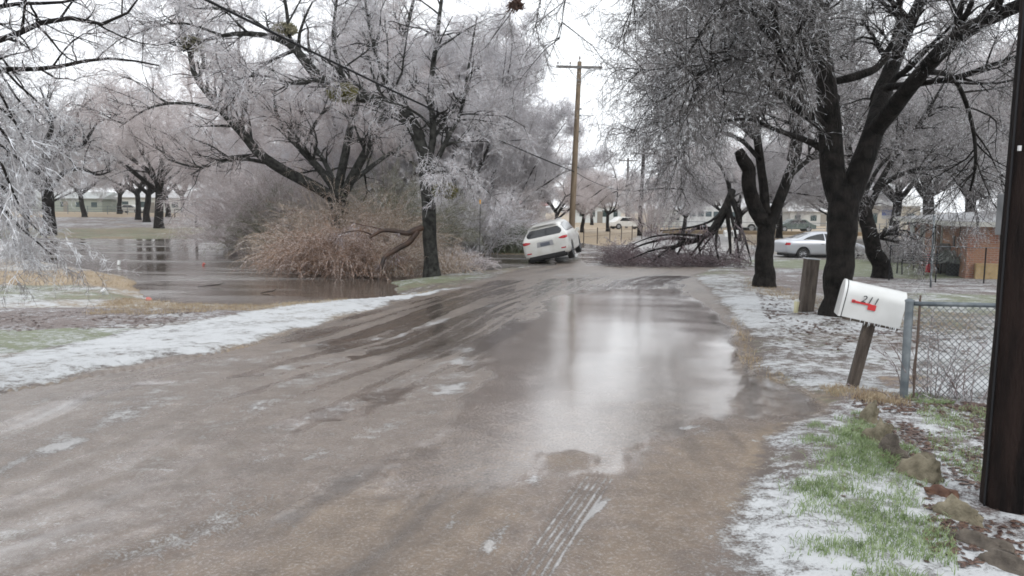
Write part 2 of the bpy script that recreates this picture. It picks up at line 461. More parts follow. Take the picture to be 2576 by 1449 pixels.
def ground_material():
    m = bpy.data.materials.new('icy_ground'); m.use_nodes = True
    n = m.node_tree.nodes; l = m.node_tree.links; b = n['Principled BSDF']
    def att(a):
        x = n.new('ShaderNodeAttribute'); x.attribute_name = a; s = n.new('ShaderNodeSeparateColor'); l.new(x.outputs['Color'], s.inputs[0]); return s.outputs
    A = att('cova'); B = att('covb'); C = att('covc')
    tc = n.new('ShaderNodeTexCoord')
    def noise(scale, detail=5, rough=0.6, vec=None, dist=0):
        t = n.new('ShaderNodeTexNoise'); t.inputs['Scale'].default_value = scale; t.inputs['Detail'].default_value = detail
        t.inputs['Roughness'].default_value = rough; t.inputs['Distortion'].default_value = dist
        l.new(vec or tc.outputs['Object'], t.inputs['Vector']); return t.outputs['Fac']
    def M(op, a, c=None, d=None, clamp=False):
        x = n.new('ShaderNodeMath'); x.operation = op; x.use_clamp = clamp
        for i, q in enumerate((a, c, d)):
            if q is None: continue
            if isinstance(q, (int, float)): x.inputs[i].default_value = q
            else: l.new(q, x.inputs[i])
        return x.outputs[0]
    def mixc(f, a, c):
        x = n.new('ShaderNodeMix'); x.data_type = 'RGBA'
        if isinstance(f, (int, float)): x.inputs[0].default_value = f
        else: l.new(f, x.inputs[0])
        for i, q in ((6, a), (7, c)):
            if isinstance(q, tuple): x.inputs[i].default_value = (*q, 1)
            else: l.new(q, x.inputs[i])
        return x.outputs[2]
    def cover(a, nz, soft=0.12, gain=1.0):
        # a + (noise-0.5)*gain crossing 0.5
        s = M('MULTIPLY_ADD', M('SUBTRACT', nz, 0.5), gain, a)
        mr = n.new('ShaderNodeMapRange'); mr.interpolation_type = 'SMOOTHSTEP'
        mr.inputs[1].default_value = 0.5 - soft; mr.inputs[2].default_value = 0.5 + soft
        l.new(s, mr.inputs[0]); return mr.outputs[0]
    n_fine = noise(55, 6, 0.75); n_mid = noise(9, 6, 0.65); n_big = noise(1.6, 5, 0.6); n_b2 = noise(4.0, 6, 0.7)
    n_grit = noise(160, 3, 0.8); n_blade = noise(90, 4, 0.8)
    # soil and plants
    soil = mixc(n_mid, (0.085, 0.065, 0.055), (0.20, 0.16, 0.135))
    soil = mixc(M('MULTIPLY', n_fine, 0.6), soil, (0.10, 0.08, 0.07))
    tanc = mixc(n_blade, (0.22, 0.155, 0.09), (0.50, 0.39, 0.25))
    grnc = mixc(n_blade, (0.09, 0.11, 0.055), (0.26, 0.29, 0.16))
    litc = mixc(cover(n_fine, n_grit, 0.1, 0.8), (0.065, 0.04, 0.038), (0.27, 0.22, 0.2))
    c = mixc(cover(B[1], n_mid, 0.25, 1.3), soil, tanc)
    c = mixc(cover(A[2], n_b2, 0.2, 1.5), c, grnc)
    c = mixc(cover(B[2], M('ADD', M('MULTIPLY', n_mid, 0.5), M('MULTIPLY', n_fine, 0.5)), 0.12, 1.7), c, litc)
    # road mud, sandy where 'tan' is high
    mud = mixc(M('ADD', M('MULTIPLY', n_b2, 0.5), M('MULTIPLY', n_mid, 0.5)), (0.085, 0.061, 0.050), (0.34, 0.272, 0.228))
    sand = mixc(M('ADD', M('MULTIPLY', n_b2, 0.5), M('MULTIPLY', n_mid, 0.5)), (0.095, 0.063, 0.042), (0.37, 0.28, 0.20))
    rc = mixc(cover(B[1], n_mid, 0.3, 1.0), mud, sand)
    grit = cover(0.5, n_grit, 0.25, 1.4)
    rc = mixc(M('MULTIPLY', grit, 0.45), rc, (0.09, 0.072, 0.06))
    rc = mixc(M('MULTIPLY', cover(0.42, n_fine, 0.08, 1.3), 0.45), rc, (0.5, 0.48, 0.46))
    dk = M('ADD', C[0], M('MULTIPLY', M('SUBTRACT', n_big, 0.5), 0.9), clamp=False)
    dkm = n.new('ShaderNodeMapRange'); dkm.inputs[1].default_value = 0.15; dkm.inputs[2].default_value = 1.0; l.new(dk, dkm.inputs[0])
    rc = mixc(M('MULTIPLY', dkm.outputs[0], 0.75), rc, (0.075, 0.058, 0.048))
    c = mixc(A[0], c, rc)
    var = n.new('ShaderNodeMix'); var.data_type = 'RGBA'; var.blend_type = 'MULTIPLY'; var.inputs[0].default_value = 1
    vr = n.new('ShaderNodeValToRGB'); vr.color_ramp.elements[0].position = 0.3; vr.color_ramp.elements[1].position = 0.7
    vr.color_ramp.elements[0].color = (0.62, 0.60, 0.58, 1); vr.color_ramp.elements[1].color = (1.12, 1.12, 1.12, 1)
    l.new(M('ADD', M('MULTIPLY', n_big, 0.5), M('MULTIPLY', n_b2, 0.5)), vr.inputs[0]); l.new(c, var.inputs[6]); l.new(vr.outputs[0], var.inputs[7]); c = var.outputs[2]
    # sleet / snow on top
    sn = M('ADD', M('ADD', M('MULTIPLY', n_mid, 0.35), M('MULTIPLY', n_fine, 0.35)), M('MULTIPLY', n_big, 0.3))
    snow = cover(A[1], sn, 0.15, 3.0)
    thin = M('MULTIPLY', M('SUBTRACT', 1.0, M('MULTIPLY', A[0], 0.45)), snow)
    snc = mixc(sn, (0.26, 0.26, 0.26), (0.70, 0.72, 0.735))
    c = mixc(thin, c, snc)
    l.new(c, b.inputs['Base Color'])
    # wetness -> roughness
    wetn = cover(B[0], M('ADD', M('MULTIPLY', n_b2, 0.6), M('MULTIPLY', n_mid, 0.4)), 0.3, 0.9)
    r1 = M('SUBTRACT', 0.62, M('MULTIPLY', wetn, 0.50))
    r2 = M('MULTIPLY_ADD', A[0], -0.22, r1)
    rgh = M('MAXIMUM', M('MULTIPLY_ADD', snow, 0.15, r2), 0.11)
    l.new(rgh, b.inputs['Roughness'])
    b.inputs['Specular IOR Level'].default_value = 0.65
    bp = n.new('ShaderNodeBump'); bp.inputs['Distance'].default_value = 0.02
    hgt = M('ADD', M('MULTIPLY', n_fine, 0.5), M('ADD', M('MULTIPLY', n_mid, 0.8), M('MULTIPLY', snow, 0.5)))
    l.new(hgt, bp.inputs['Height'])
    l.new(M('MULTIPLY_ADD', wetn, -0.62, 0.70), bp.inputs['Strength'])
    l.new(bp.outputs[0], b.inputs['Normal'])
    # clear film of water or glaze ice over the wet places
    l.new(M('MULTIPLY', wetn, 0.5), b.inputs['Coat Weight'])
    b.inputs['Coat Roughness'].default_value = 0.12
    b.inputs['Coat IOR'].default_value = 1.33
    return m
M_ground = ground_material()

def sub_mesh(name, sel):
    q = Q[sel]; used = np.unique(q); mp = np.full(len(V), -1); mp[used] = np.arange(len(used))
    o = np_mesh(name, V[used], mp[q], M_ground)
    for nm, ks in (('cova', ('road', 'snow', 'green')), ('covb', ('wet', 'tan', 'litter')), ('covc', ('dark', 'dark', 'dark'))):
        a = o.data.attributes.new(nm, 'FLOAT_COLOR', 'POINT')
        arr = np.ones((len(used), 4), np.float32)
        for i, k in enumerate(ks): arr[:, i] = ch[k].reshape(-1)[used]
        a.data.foreach_set('color', arr.ravel())
    return tag(o, kind='structure')
road = sub_mesh('road', rq)
ground = sub_mesh('ground', ~rq)

# flood water
def flat_poly(name, W, z, m):
    me = bpy.data.meshes.new(name); me.from_pydata([(x, y, z) for x, y in W], [], [tuple(range(len(W)))])
    me.materials.append(m); o = bpy.data.objects.new(name, me); COL.objects.link(o); return o
M_water = bpy.data.materials.new('muddy_water'); M_water.use_nodes = True
_b = M_water.node_tree.nodes['Principled BSDF']
_b.inputs['Base Color'].default_value = (0.085, 0.07, 0.058, 1); _b.inputs['Roughness'].default_value = 0.06; _b.inputs['IOR'].default_value = 1.33
_n = M_water.node_tree.nodes; _l = M_water.node_tree.links
_t = _n.new('ShaderNodeTexNoise'); _t.inputs['Scale'].default_value = 1.0; _t.inputs['Detail'].default_value = 5
_mp = _n.new('ShaderNodeMapping'); _mp.inputs['Scale'].default_value = (0.7, 2.2, 1); _tc = _n.new('ShaderNodeTexCoord')
_l.new(_tc.outputs['Object'], _mp.inputs[0]); _l.new(_mp.outputs[0], _t.inputs['Vector'])
_bp = _n.new('ShaderNodeBump'); _bp.inputs['Strength'].default_value = 0.25; _bp.inputs['Distance'].default_value = 0.05
_l.new(_t.outputs['Fac'], _bp.inputs['Height']); _l.new(_bp.outputs[0], _b.inputs['Normal'])
# large patches of thin grey ice between open water
_t2 = _n.new('ShaderNodeTexNoise'); _t2.inputs['Scale'].default_value = 0.22; _t2.inputs['Detail'].default_value = 5; _l.new(_mp.outputs[0], _t2.inputs['Vector'])
_cr = _n.new('ShaderNodeValToRGB'); _cr.color_ramp.elements[0].position = 0.45; _cr.color_ramp.elements[1].position = 0.62
_cr.color_ramp.elements[0].color = (0.11, 0.09, 0.075, 1); _cr.color_ramp.elements[1].color = (0.24, 0.225, 0.215, 1)
_l.new(_t2.outputs['Fac'], _cr.inputs[0]); _l.new(_cr.outputs[0], _b.inputs['Base Color'])
_cr2 = _n.new('ShaderNodeValToRGB'); _cr2.color_ramp.elements[0].position = 0.45; _cr2.color_ramp.elements[1].position = 0.62
_cr2.color_ramp.elements[0].color = (0.05, 0.05, 0.05, 1); _cr2.color_ramp.elements[1].color = (0.28, 0.28, 0.28, 1)
_l.new(_t2.outputs['Fac'], _cr2.inputs[0]); _l.new(_cr2.outputs[0], _b.inputs['Roughness'])
cxw = PW.mean(0)
water = flat_poly('water', [(-75, 14), (6, 14), (6.0, 45), (2, 64), (-75, 64)], WATER_Z, M_water)
tag(water, kind='structure')
# ------------------------------------------------------------------ trees
def nrm(a): return a / (np.linalg.norm(a, axis=-1, keepdims=True) + 1e-9)

def tubes(Pn, Rn, sides):
    N, K, _ = Pn.shape
    T = np.empty_like(Pn); T[:, 1:-1] = Pn[:, 2:] - Pn[:, :-2]; T[:, 0] = Pn[:, 1] - Pn[:, 0]; T[:, -1] = Pn[:, -1] - Pn[:, -2]
    T = nrm(T)
    ax = nrm(Pn[:, -1] - Pn[:, 0]); ref = np.where(np.abs(ax[:, 2:3]) < 0.75, np.array([[0, 0, 1.]]), np.array([[0.3, 1., 0]]))
    A = nrm(np.cross(T, ref[:, None, :])); B = np.cross(T, A)
    q = np.arange(sides) * 2 * math.pi / sides
    ring = Pn[:, :, None, :] + (A[:, :, None, :] * np.cos(q)[None, None, :, None] + B[:, :, None, :] * np.sin(q)[None, None, :, None]) * Rn[:, :, None, None]
    V = ring.reshape(-1, 3)
    i = np.arange(N)[:, None, None] * K * sides; k = np.arange(K - 1)[None, :, None] * sides
    s = np.arange(sides)[None, None, :]; s2 = (s + 1) % sides
    F = np.stack([i + k + s, i + k + s2, i + k + sides + s2, i + k + sides + s], -1).reshape(-1, 4)
    return V, F

def join(parts):
    Vs = []; Fs = []; o = 0
    for V, F in parts:
        Vs.append(V); Fs.append(F + o); o += len(V)
    return np.concatenate(Vs), np.concatenate(Fs)

def resample(pts, K, rng, jit=0.0):
    """pts (n,4): x y z r -> smooth (K,4), with gnarled jitter"""
    p = np.array(pts, float); n = len(p)
    d = np.r_[0, np.cumsum(np.linalg.norm(np.diff(p[:, :3], axis=0), axis=1))]; d /= d[-1]
    t = np.linspace(0, 1, K); i = np.clip(np.searchsorted(d, t, 'right') - 1, 0, n - 2)
    f = ((t - d[i]) / (d[i + 1] - d[i] + 1e-9))[:, None]
    p0 = p[np.maximum(i - 1, 0)]; p1 = p[i]; p2 = p[i + 1]; p3 = p[np.minimum(i + 2, n - 1)]
    o = 0.5 * (2 * p1 + (p2 - p0) * f + (2 * p0 - 5 * p1 + 4 * p2 - p3) * f ** 2 + (3 * p1 - p0 - 3 * p2 + p3) * f ** 3)
    if jit:
        j = rng.normal(0, 1, (K, 3)); j[1:-1] = (j[:-2] + j[1:-1] * 2 + j[2:]) / 4; j[0] = 0; j[-1] = 0
        o[:, :3] += j * jit * o[:, 3:4]
    o[:, 3] = np.maximum(o[:, 3], 0.004)
    return o

def grow(PP, RR_, n, L, ang=0.9, droop=0.0, wob=0.15, K=4, t0=0.15, rng=None, fall=0.5, rk=0.6, rmax=9, rmin=0.003, tip=0.25, bias=None, lmin=0.5, flat=None):
    N, KP, _ = PP.shape
    n = np.full(N, n) if np.isscalar(n) else np.asarray(n)
    idx = np.repeat(np.arange(N), n); Mn = len(idx)
    t = t0 + (1 - t0) * rng.random(Mn) ** 0.85
    f = t * (KP - 1); i = np.minimum(f.astype(int), KP - 2); fr = (f - i)[:, None]
    base = PP[idx, i] * (1 - fr) + PP[idx, i + 1] * fr
    r0 = (RR_[idx, i] * (1 - fr[:, 0]) + RR_[idx, i + 1] * fr[:, 0]) * rk
    r0 = np.clip(r0, rmin, rmax)
    tan = nrm(PP[idx, i + 1] - PP[idx, i])
    rv = rng.normal(0, 1, (Mn, 3))
    if bias is not None: rv = rv + bias
    perp = nrm(rv - tan * (rv * tan).sum(1, keepdims=True))
    a = ang * (0.6 + 0.7 * rng.random(Mn))[:, None]
    d = nrm(tan * np.cos(a) + perp * np.sin(a))
    ln = L * (lmin + (1.5 - lmin) * rng.random(Mn)) * (1 - fall * t)
    step = (ln / (K - 1))[:, None]
    O = np.empty((Mn, K, 3)); O[:, 0] = base
    for k in range(1, K):
        O[:, k] = O[:, k - 1] + d * step
        d = nrm(d + rng.normal(0, wob, (Mn, 3)) + np.array([0, 0, -droop]))
    R = r0[:, None] * (1 - (1 - tip) * np.linspace(0, 1, K)[None, :])
    return O, R

def bark_mat(name, dark, light):
    m = mat(name, rough=0.7, noise=(7, dark, light, 8), bump=(26, 0.9), coat=0.0, spec=0.12)
    n = m.node_tree.nodes; l = m.node_tree.links
    # vertical furrows
    tc = n.new('ShaderNodeTexCoord'); mp = n.new('ShaderNodeMapping'); mp.inputs['Scale'].default_value = (22, 22, 5)
    t = n.new('ShaderNodeTexNoise'); t.inputs['Scale'].default_value = 1; t.inputs['Detail'].default_value = 6; t.inputs['Distortion'].default_value = 0.8
    l.new(tc.outputs['Object'], mp.inputs[0]); l.new(mp.outputs[0], t.inputs['Vector'])
    b2 = n.new('ShaderNodeBump'); b2.inputs['Strength'].default_value = 1.0; b2.inputs['Distance'].default_value = 0.05
    l.new(t.outputs['Fac'], b2.inputs['Height'])
    b1 = [x for x in n if x.type == 'BUMP' and x != b2][0]
    l.new(b2.outputs[0], b1.inputs['Normal'])
    return m
def twig_mat(name, a, b, c, sc=1.2, coat=0.6, gl=(.5, .62)):
    """thin icy twigs: clump-scale mix a..b and twig-scale glints of ice c"""
    m = bpy.data.materials.new(name); m.use_nodes = True
    n = m.node_tree.nodes; l = m.node_tree.links; p = n['Principled BSDF']
    tc = n.new('ShaderNodeTexCoord')
    def nz(s, d):
        t = n.new('ShaderNodeTexNoise'); t.inputs['Scale'].default_value = s; t.inputs['Detail'].default_value = d; l.new(tc.outputs['Object'], t.inputs['Vector']); return t
    def rp(t, lo, hi, ca, cb):
        r = n.new('ShaderNodeValToRGB'); r.color_ramp.elements[0].position = lo; r.color_ramp.elements[1].position = hi
        r.color_ramp.elements[0].color = (*ca, 1); r.color_ramp.elements[1].color = (*cb, 1); l.new(t.outputs['Fac'], r.inputs[0]); return r
    r1 = rp(nz(sc, 5), 0.38, 0.62, a, b)
    r2 = rp(nz(14, 2), gl[0], gl[1], (0, 0, 0), (1, 1, 1))
    mxn = n.new('ShaderNodeMix'); mxn.data_type = 'RGBA'
    l.new(r2.outputs[0], mxn.inputs[0]); l.new(r1.outputs[0], mxn.inputs[6]); mxn.inputs[7].default_value = (*c, 1)
    l.new(mxn.outputs[2], p.inputs['Base Color'])
    p.inputs['Roughness'].default_value = 0.3; p.inputs['Coat Weight'].default_value = coat; p.inputs['Coat Roughness'].default_value = 0.15
    return m
M_bark = bark_mat('wet_dark_bark', (0.005, 0.0045, 0.004), (0.022, 0.019, 0.017))
M_bark2 = bark_mat('grey_green_bark', (0.014, 0.014, 0.013), (0.06, 0.06, 0.055))
M_bark3 = bark_mat('far_bark', (0.014, 0.013, 0.012), (0.04, 0.036, 0.034))
M_tw_frost = twig_mat('frosted_twigs', (0.38, 0.34, 0.345), (0.66, 0.63, 0.65), (0.85, 0.87, 0.92))
M_tw_mid = twig_mat('icy_twigs', (0.25, 0.215, 0.215), (0.50, 0.465, 0.47), (0.80, 0.81, 0.84))
M_tw_dark = twig_mat('dark_icy_twigs', (0.045, 0.040, 0.038), (0.13, 0.118, 0.115), (0.80, 0.82, 0.85), gl=(.55, .66))
M_tw_near = twig_mat('near_frosted_twigs', (0.20, 0.185, 0.185), (0.46, 0.45, 0.46), (0.80, 0.82, 0.86))
M_tw_grey = twig_mat('grey_icy_twigs', (0.11, 0.095, 0.093), (0.25, 0.228, 0.228), (0.80, 0.81, 0.84), gl=(.54, .65))
M_tw_pink = twig_mat('reddish_icy_twigs', (0.36, 0.285, 0.275), (0.60, 0.53, 0.52), (0.80, 0.78, 0.80))
M_tw_brown = twig_mat('brown_icy_twigs', (0.12, 0.08, 0.075), (0.27, 0.21, 0.205), (0.55, 0.52, 0.54))

def limb_tubes(limbs, K, rng, jit, sides, rough=0.0):
    A = np.stack([resample(l, K, rng, jit) for l in limbs])
    Pn = A[..., :3].copy(); Rn = A[..., 3].copy()
    V, F = tubes(Pn, Rn, sides)
    if rough:
        c = np.repeat(Pn[:, :, None, :], sides, 2).reshape(-1, 3); r = np.repeat(Rn[:, :, None], sides, 2).reshape(-1, 1)
        ph = rng.random(len(V)); ph = (ph + np.roll(ph, sides)) / 2
        V = c + (V - c) * (1 + (ph[:, None] - 0.5) * rough)
    return Pn, Rn, V, F

def crown_from(Pn, Rn, rng, lens, dens=1.0, droop=(0.02, 0.10, 0.25, 0.35), L=(2.2, 1.0, 0.5, 0.24), n=(4, 7, 7, 6), tw=0.0035, ang=0.9, minr=0.0, up=0.35, t0=0.25, lv4=True, shoots=0.5):
    """branches grown off limb polylines; returns (branches V,F) , (twigs V,F)"""
    n1 = np.maximum(1, np.round(lens * n[0] * dens)).astype(int)
    P1, R1 = grow(Pn, Rn, n1, L[0], ang, droop[0], 0.16, 7, t0, rng, 0.35, 0.55, rmax=0.07, rmin=tw * 3.5, bias=np.array([0, 0, up]))
    P2, R2 = grow(P1, R1, int(n[1]), L[1], 0.8, droop[1], 0.2, 5, 0.12, rng, 0.35, 0.6, rmax=0.025, rmin=tw * 2.0)
    # side shoots directly on the limbs
    Pb, Rb = grow(Pn, Rn, np.maximum((n1 * shoots).astype(int), 1), L[1] * 0.8, 1.1, droop[1], 0.22, 5, min(0.55, t0 + .2), rng, 0.3, 0.5, rmax=0.016, rmin=tw * 2.0)
    P2 = np.concatenate([P2, Pb]); R2 = np.concatenate([R2, Rb])
    P3, R3 = grow(P2, R2, int(n[2]), L[2], 0.8, droop[2], 0.25, 4, 0.1, rng, 0.3, 0.7, rmax=0.009, rmin=tw * 1.2)
    br = join([tubes(P1, R1, 5), tubes(P2, R2, 4)])
    if lv4:
        P4, R4 = grow(P3, R3, int(n[3]), L[3], 0.85, droop[3], 0.25, 3, 0.05, rng, 0.2, 0.8, rmax=tw, rmin=tw * 0.8, tip=0.55)
        tg = join([tubes(P3, R3, 3), tubes(P4, R4, 3)])
    else:
        tg = tubes(P3, R3, 3)
    return br, tg

def px_limb(rows):
    """rows of (u, v, depth, radius)"""
    return [(*P(u, v, d), r) for u, v, d, r in rows]

def plen(Pn): return np.linalg.norm(np.diff(Pn, axis=1), axis=2).sum(1)

def traced_tree(name, label, limbs, bark, twm, seed, extra=(), dens=1.0, K=22, trunk_skip=1, base_flare=True, cat='tree', group=None, sides=12, bare=(), bmat=None, **kw):
    """limbs in world points; the first is the trunk. extra = polylines that carry branches only"""
    rng = np.random.default_rng(seed)
    loc = np.array(limbs[0][0][:3]); loc[2] = min(loc[2], gz(loc[0], loc[1]))
    lim = [[(p[0] - loc[0], p[1] - loc[1], p[2] - loc[2], p[3]) for p in l] for l in limbs]
    if base_flare:
        x, y, z, r = lim[0][0]
        lim[0] = [(x, y, -0.25, r * 1.45), (x, y, 0.05, r * 1.22)] + [(lim[0][0][0], lim[0][0][1], 0.45, r)] + lim[0][1:]
    root = thing(name, label, cat, tuple(loc), group=group)
    Pn, Rn, V, F = limb_tubes(lim, K, rng, 0.10, sides, 0.10)
    np_mesh('trunk', V, F, bark, root)
    sel = slice(trunk_skip, None)
    keep = [i for i in range(len(lim))[sel] if i not in bare]
    Ps, Rs = Pn[keep], Rn[keep]
    (bV, bF), (tV, tF) = crown_from(Ps, Rs, rng, plen(Ps), dens, **kw)
    np_mesh('branches', bV, bF, bmat or bark, root)
    np_mesh('crown', tV, tF, twm, root)
    return root

def rnd_limb(rng, base, az_, el, L, r, seg=6, droop=0.05, wob=0.16):
    d = np.array([math.cos(az_) * math.cos(el), math.sin(az_) * math.cos(el), math.sin(el)])
    p = np.array(base, float); out = [(*p, r)]
    for k in range(seg):
        p = p + d * L / seg; out.append((*p, r * (1 - 0.8 * (k + 1) / seg)))
        d = nrm(d + rng.normal(0, wob, 3) + np.array([0, 0, -droop * k * 0.5]))
    return out

def generic_limbs(rng, H, tr, nl, spread=1.0, trunk_h=0.25, lean=0.05, els=(0.45, 1.15)):
    th = H * trunk_h
    top = (rng.normal(0, lean) * th, rng.normal(0, lean) * th, th)
    limbs = [[(0, 0, 0, tr), (top[0] * .5, top[1] * .5, th * .5, tr * 0.88), (*top, tr * 0.8), (top[0] * 1.2, top[1] * 1.2, th * 1.35, tr * 0.55)]]
    a0 = rng.random() * 6.28
    for k in range(nl):
        el = rng.uniform(*els)
        L = (H - th) * rng.uniform(0.85, 1.1) / max(math.sin(el), 0.6) * (1.0 if el > 0.8 else 0.85 * spread)
        limbs.append(rnd_limb(rng, (top[0], top[1], th * rng.uniform(0.85, 1.3)), a0 + k * 6.28 / nl + rng.normal(0, .3), el, L, tr * rng.uniform(0.35, 0.6)))
    sub = []
    for l in limbs[1:]:
        for q in range(3):
            i = rng.integers(1, 5); p = l[i]
            d = np.array(l[i + 1][:3]) - np.array(l[i][:3]); az_ = math.atan2(d[1], d[0]) + rng.choice([-1, 1]) * rng.uniform(0.5, 1.1)
            sub.append(rnd_limb(rng, p[:3], az_, rng.uniform(0.0, 0.9) if els[0] < .8 else rng.uniform(.8, 1.3), H * 0.33 * rng.uniform(.7, 1.2), p[3] * 0.6, seg=6))
    return limbs + sub

def generic_tree(name, label, seed, H, tr, nl, bark, twm, loc=(0, 0, 0), dens=1.0, spread=1.0, trunk_h=0.25, K=12, group=None, rot=0, els=(0.45, 1.15), **kw):
    rng = np.random.default_rng(seed)
    lim = generic_limbs(rng, H, tr, nl, spread, trunk_h, els=els)
    x, y, z, r = lim[0][0]
    lim[0] = [(x, y, -0.3, r * 1.4), (x, y, 0.05, r * 1.2), (x, y, 0.5, r)] + lim[0][1:]
    root = thing(name, label, 'tree', loc, (0, 0, rot), group)
    Pn, Rn, V, F = limb_tubes(lim, K, rng, 0.10, 8, 0.1)
    np_mesh('trunk', V, F, bark, root)
    Ps, Rs = Pn[1:], Rn[1:]
    (bV, bF), (tV, tF) = crown_from(Ps, Rs, rng, plen(Ps), dens, **kw)
    V, F = join([(bV, bF), (tV, tF)])
    np_mesh('crown', V, F, twm, root)
    return root
# ---- the two forked trees and their neighbour on the right verge
def W3(u, v, d, r): return (*P(u, v, d), r)
gA = G(2108, 800); dA = gA[1]
A = dA
limbs = [
    px_limb([(2110, 800, A, .27), (2112, 690, A, .25), (2116, 600, A, .245), (2118, 520, A, .26), (2122, 465, A, .25)]),
    px_limb([(2112, 500, A, .22), (2092, 420, A, .205), (2084, 340, A, .20), (2082, 280, A - .1, .19), (2072, 180, A - .3, .16), (2056, 60, A - .6, .14), (2040, -80, A - .8, .11), (2010, -330, A - 1.0, .06)]),
    px_limb([(2134, 500, A, .21), (2168, 410, A, .19), (2195, 340, A, .18), (2222, 240, A + .4, .15), (2262, 120, A + .8, .13), (2330, -40, A + 1.2, .09), (2380, -260, A + 1.5, .05)]),
    px_limb([(2200, 335, A, .15), (2245, 275, A - .5, .14), (2310, 190, A - 1.2, .125), (2390, 110, A - 1.9, .115), (2480, 50, A - 2.5, .10), (2600, 0, A - 3.2, .08), (2800, -60, A - 4, .03)]),
    px_limb([(2086, 330, A, .09), (2030, 290, A - .4, .075), (1960, 235, A - .9, .065), (1900, 190, A - 1.3, .055), (1830, 160, A - 1.8, .04), (1740, 190, A - 2.2, .025)]),
    px_limb([(2100, 205, A, .06), (2160, 190, A, .075), (2215, 160, A + .2, .06), (2260, 60, A + .3, .045), (2265, -100, A + .3, .03)]),
    px_limb([(2070, 170, A, .08), (1990, 90, A - .8, .065), (1890, 40, A - 1.6, .05), (1820, 40, A - 2.4, .04), (1760, 90, A - 3.0, .025), (1730, 140, A - 3.2, .012)]),
    px_limb([(2060, 60, A, .08), (1930, -60, A - 1.5, .06), (1760, -120, A - 2.8, .045), (1640, -130, A - 3.8, .03), (1540, -120, A - 4.0, .02), (1450, -80, A - 4.2, .008)]),
    px_limb([(2230, 220, A, .07), (2320, 210, A - 1, .05), (2420, 190, A - 1.5, .04), (2560, 140, A - 2, .025)]),
    px_limb([(2330, 180, A - 1, .05), (2400, 200, A - .5, .04), (2440, 290, A, .035), (2455, 400, A, .028), (2440, 480, A + .2, .018)]),
    px_limb([(2082, 300, A, .08), (2060, 200, A + 1.5, .06), (2000, 100, A + 3, .05), (1950, 0, A + 4, .03)]),
    px_limb([(2080, 330, A, .07), (2010, 230, A - 1.6, .06), (1960, 120, A - 3, .045), (1950, -20, A - 4, .03)]),
    px_limb([(2080, 380, A, .07), (2020, 350, A + .3, .055), (1960, 330, A + .8, .04), (1880, 300, A + 1, .03), (1800, 310, A + 1, .015)]),
    # collar stubs of old breaks
    px_limb([(2088, 300, A, .12), (2092, 255, A - .1, .13), (2094, 242, A - .12, .12)]),
]
tree_a = traced_tree('forked_tree', 'dark wet tree forking into two heavy stems just behind the white mailbox', limbs, M_bark, M_tw_dark, 11,
                     dens=1.0, n=(2.9, 6, 7, 5), L=(1.6, 1.0, .52, .2), tw=0.0038, t0=0.34, shoots=.12, bare=(13,),  droop=(.0, .10, .25, .35))
gB = G(1922, 722); B_ = gB[1]
limbs = [
    px_limb([(1922, 722, B_, .27), (1922, 650, B_, .245), (1926, 590, B_, .24), (1930, 548, B_, .25)]),
    px_limb([(1922, 560, B_, .22), (1898, 520, B_ - .1, .20), (1884, 470, B_ - .3, .19), (1882, 425, B_ - .4, .185), (1868, 400, B_ - .5, .17), (1857, 378, B_ - .5, .12)]),
    px_limb([(1940, 560, B_, .17), (1962, 500, B_, .15), (1985, 440, B_, .14), (2005, 380, B_, .12), (2010, 300, B_, .10), (1985, 200, B_, .08), (1950, 60, B_, .06), (1930, -100, B_, .04)]),
    px_limb([(1928, 540, B_, .14), (1918, 450, B_ + .2, .12), (1905, 350, B_ + .4, .11), (1893, 240, B_ + .6, .09), (1870, 120, B_ + .8, .07), (1850, -20, B_ + 1, .05)]),
    px_limb([(1905, 350, B_, .08), (1850, 290, B_ - .5, .07), (1790, 250, B_ - 1, .055), (1730, 270, B_ - 1.4, .04), (1690, 320, B_ - 1.6, .02)]),
    px_limb([(1895, 250, B_, .08), (1820, 180, B_ - .5, .065), (1750, 130, B_ - 1, .05), (1690, 130, B_ - 1.3, .035), (1640, 180, B_ - 1.5, .02)]),
    px_limb([(1910, 400, B_, .07), (1860, 350, B_ + 1, .06), (1790, 330, B_ + 1.5, .045), (1730, 350, B_ + 2, .03), (1700, 400, B_ + 2.2, .015)]),
    px_limb([(1880, 150, B_, .07), (1800, 60, B_, .05), (1730, 10, B_, .04), (1670, 40, B_, .02)]),
    px_limb([(1990, 440, B_, .08), (2040, 400, B_ + .8, .06), (2110, 380, B_ + 1.5, .04)]),
    px_limb([(2000, 300, B_, .06), (2060, 220, B_ + 1, .05), (2100, 120, B_ + 2, .03)]),
    px_limb([(1900, 300, B_, .07), (1870, 210, B_ + 2, .05), (1800, 150, B_ + 3.5, .04), (1760, 170, B_ + 5, .02)]),
    px_limb([(1985, 400, B_, .07), (2000, 300, B_ - 2, .05), (1960, 230, B_ - 3.2, .04)]),
]
tree_b = traced_tree('forked_tree', 'dark roadside tree with one stem snapped off to a bare upright stub', limbs, M_bark, M_tw_grey, 12,
                     dens=1.3, n=(3.3, 6, 7, 6), L=(1.8, 1.1, .6, .24), tw=0.0050, t0=0.28, shoots=.3, bare=(1,), droop=(.03, .18, .35, .4))
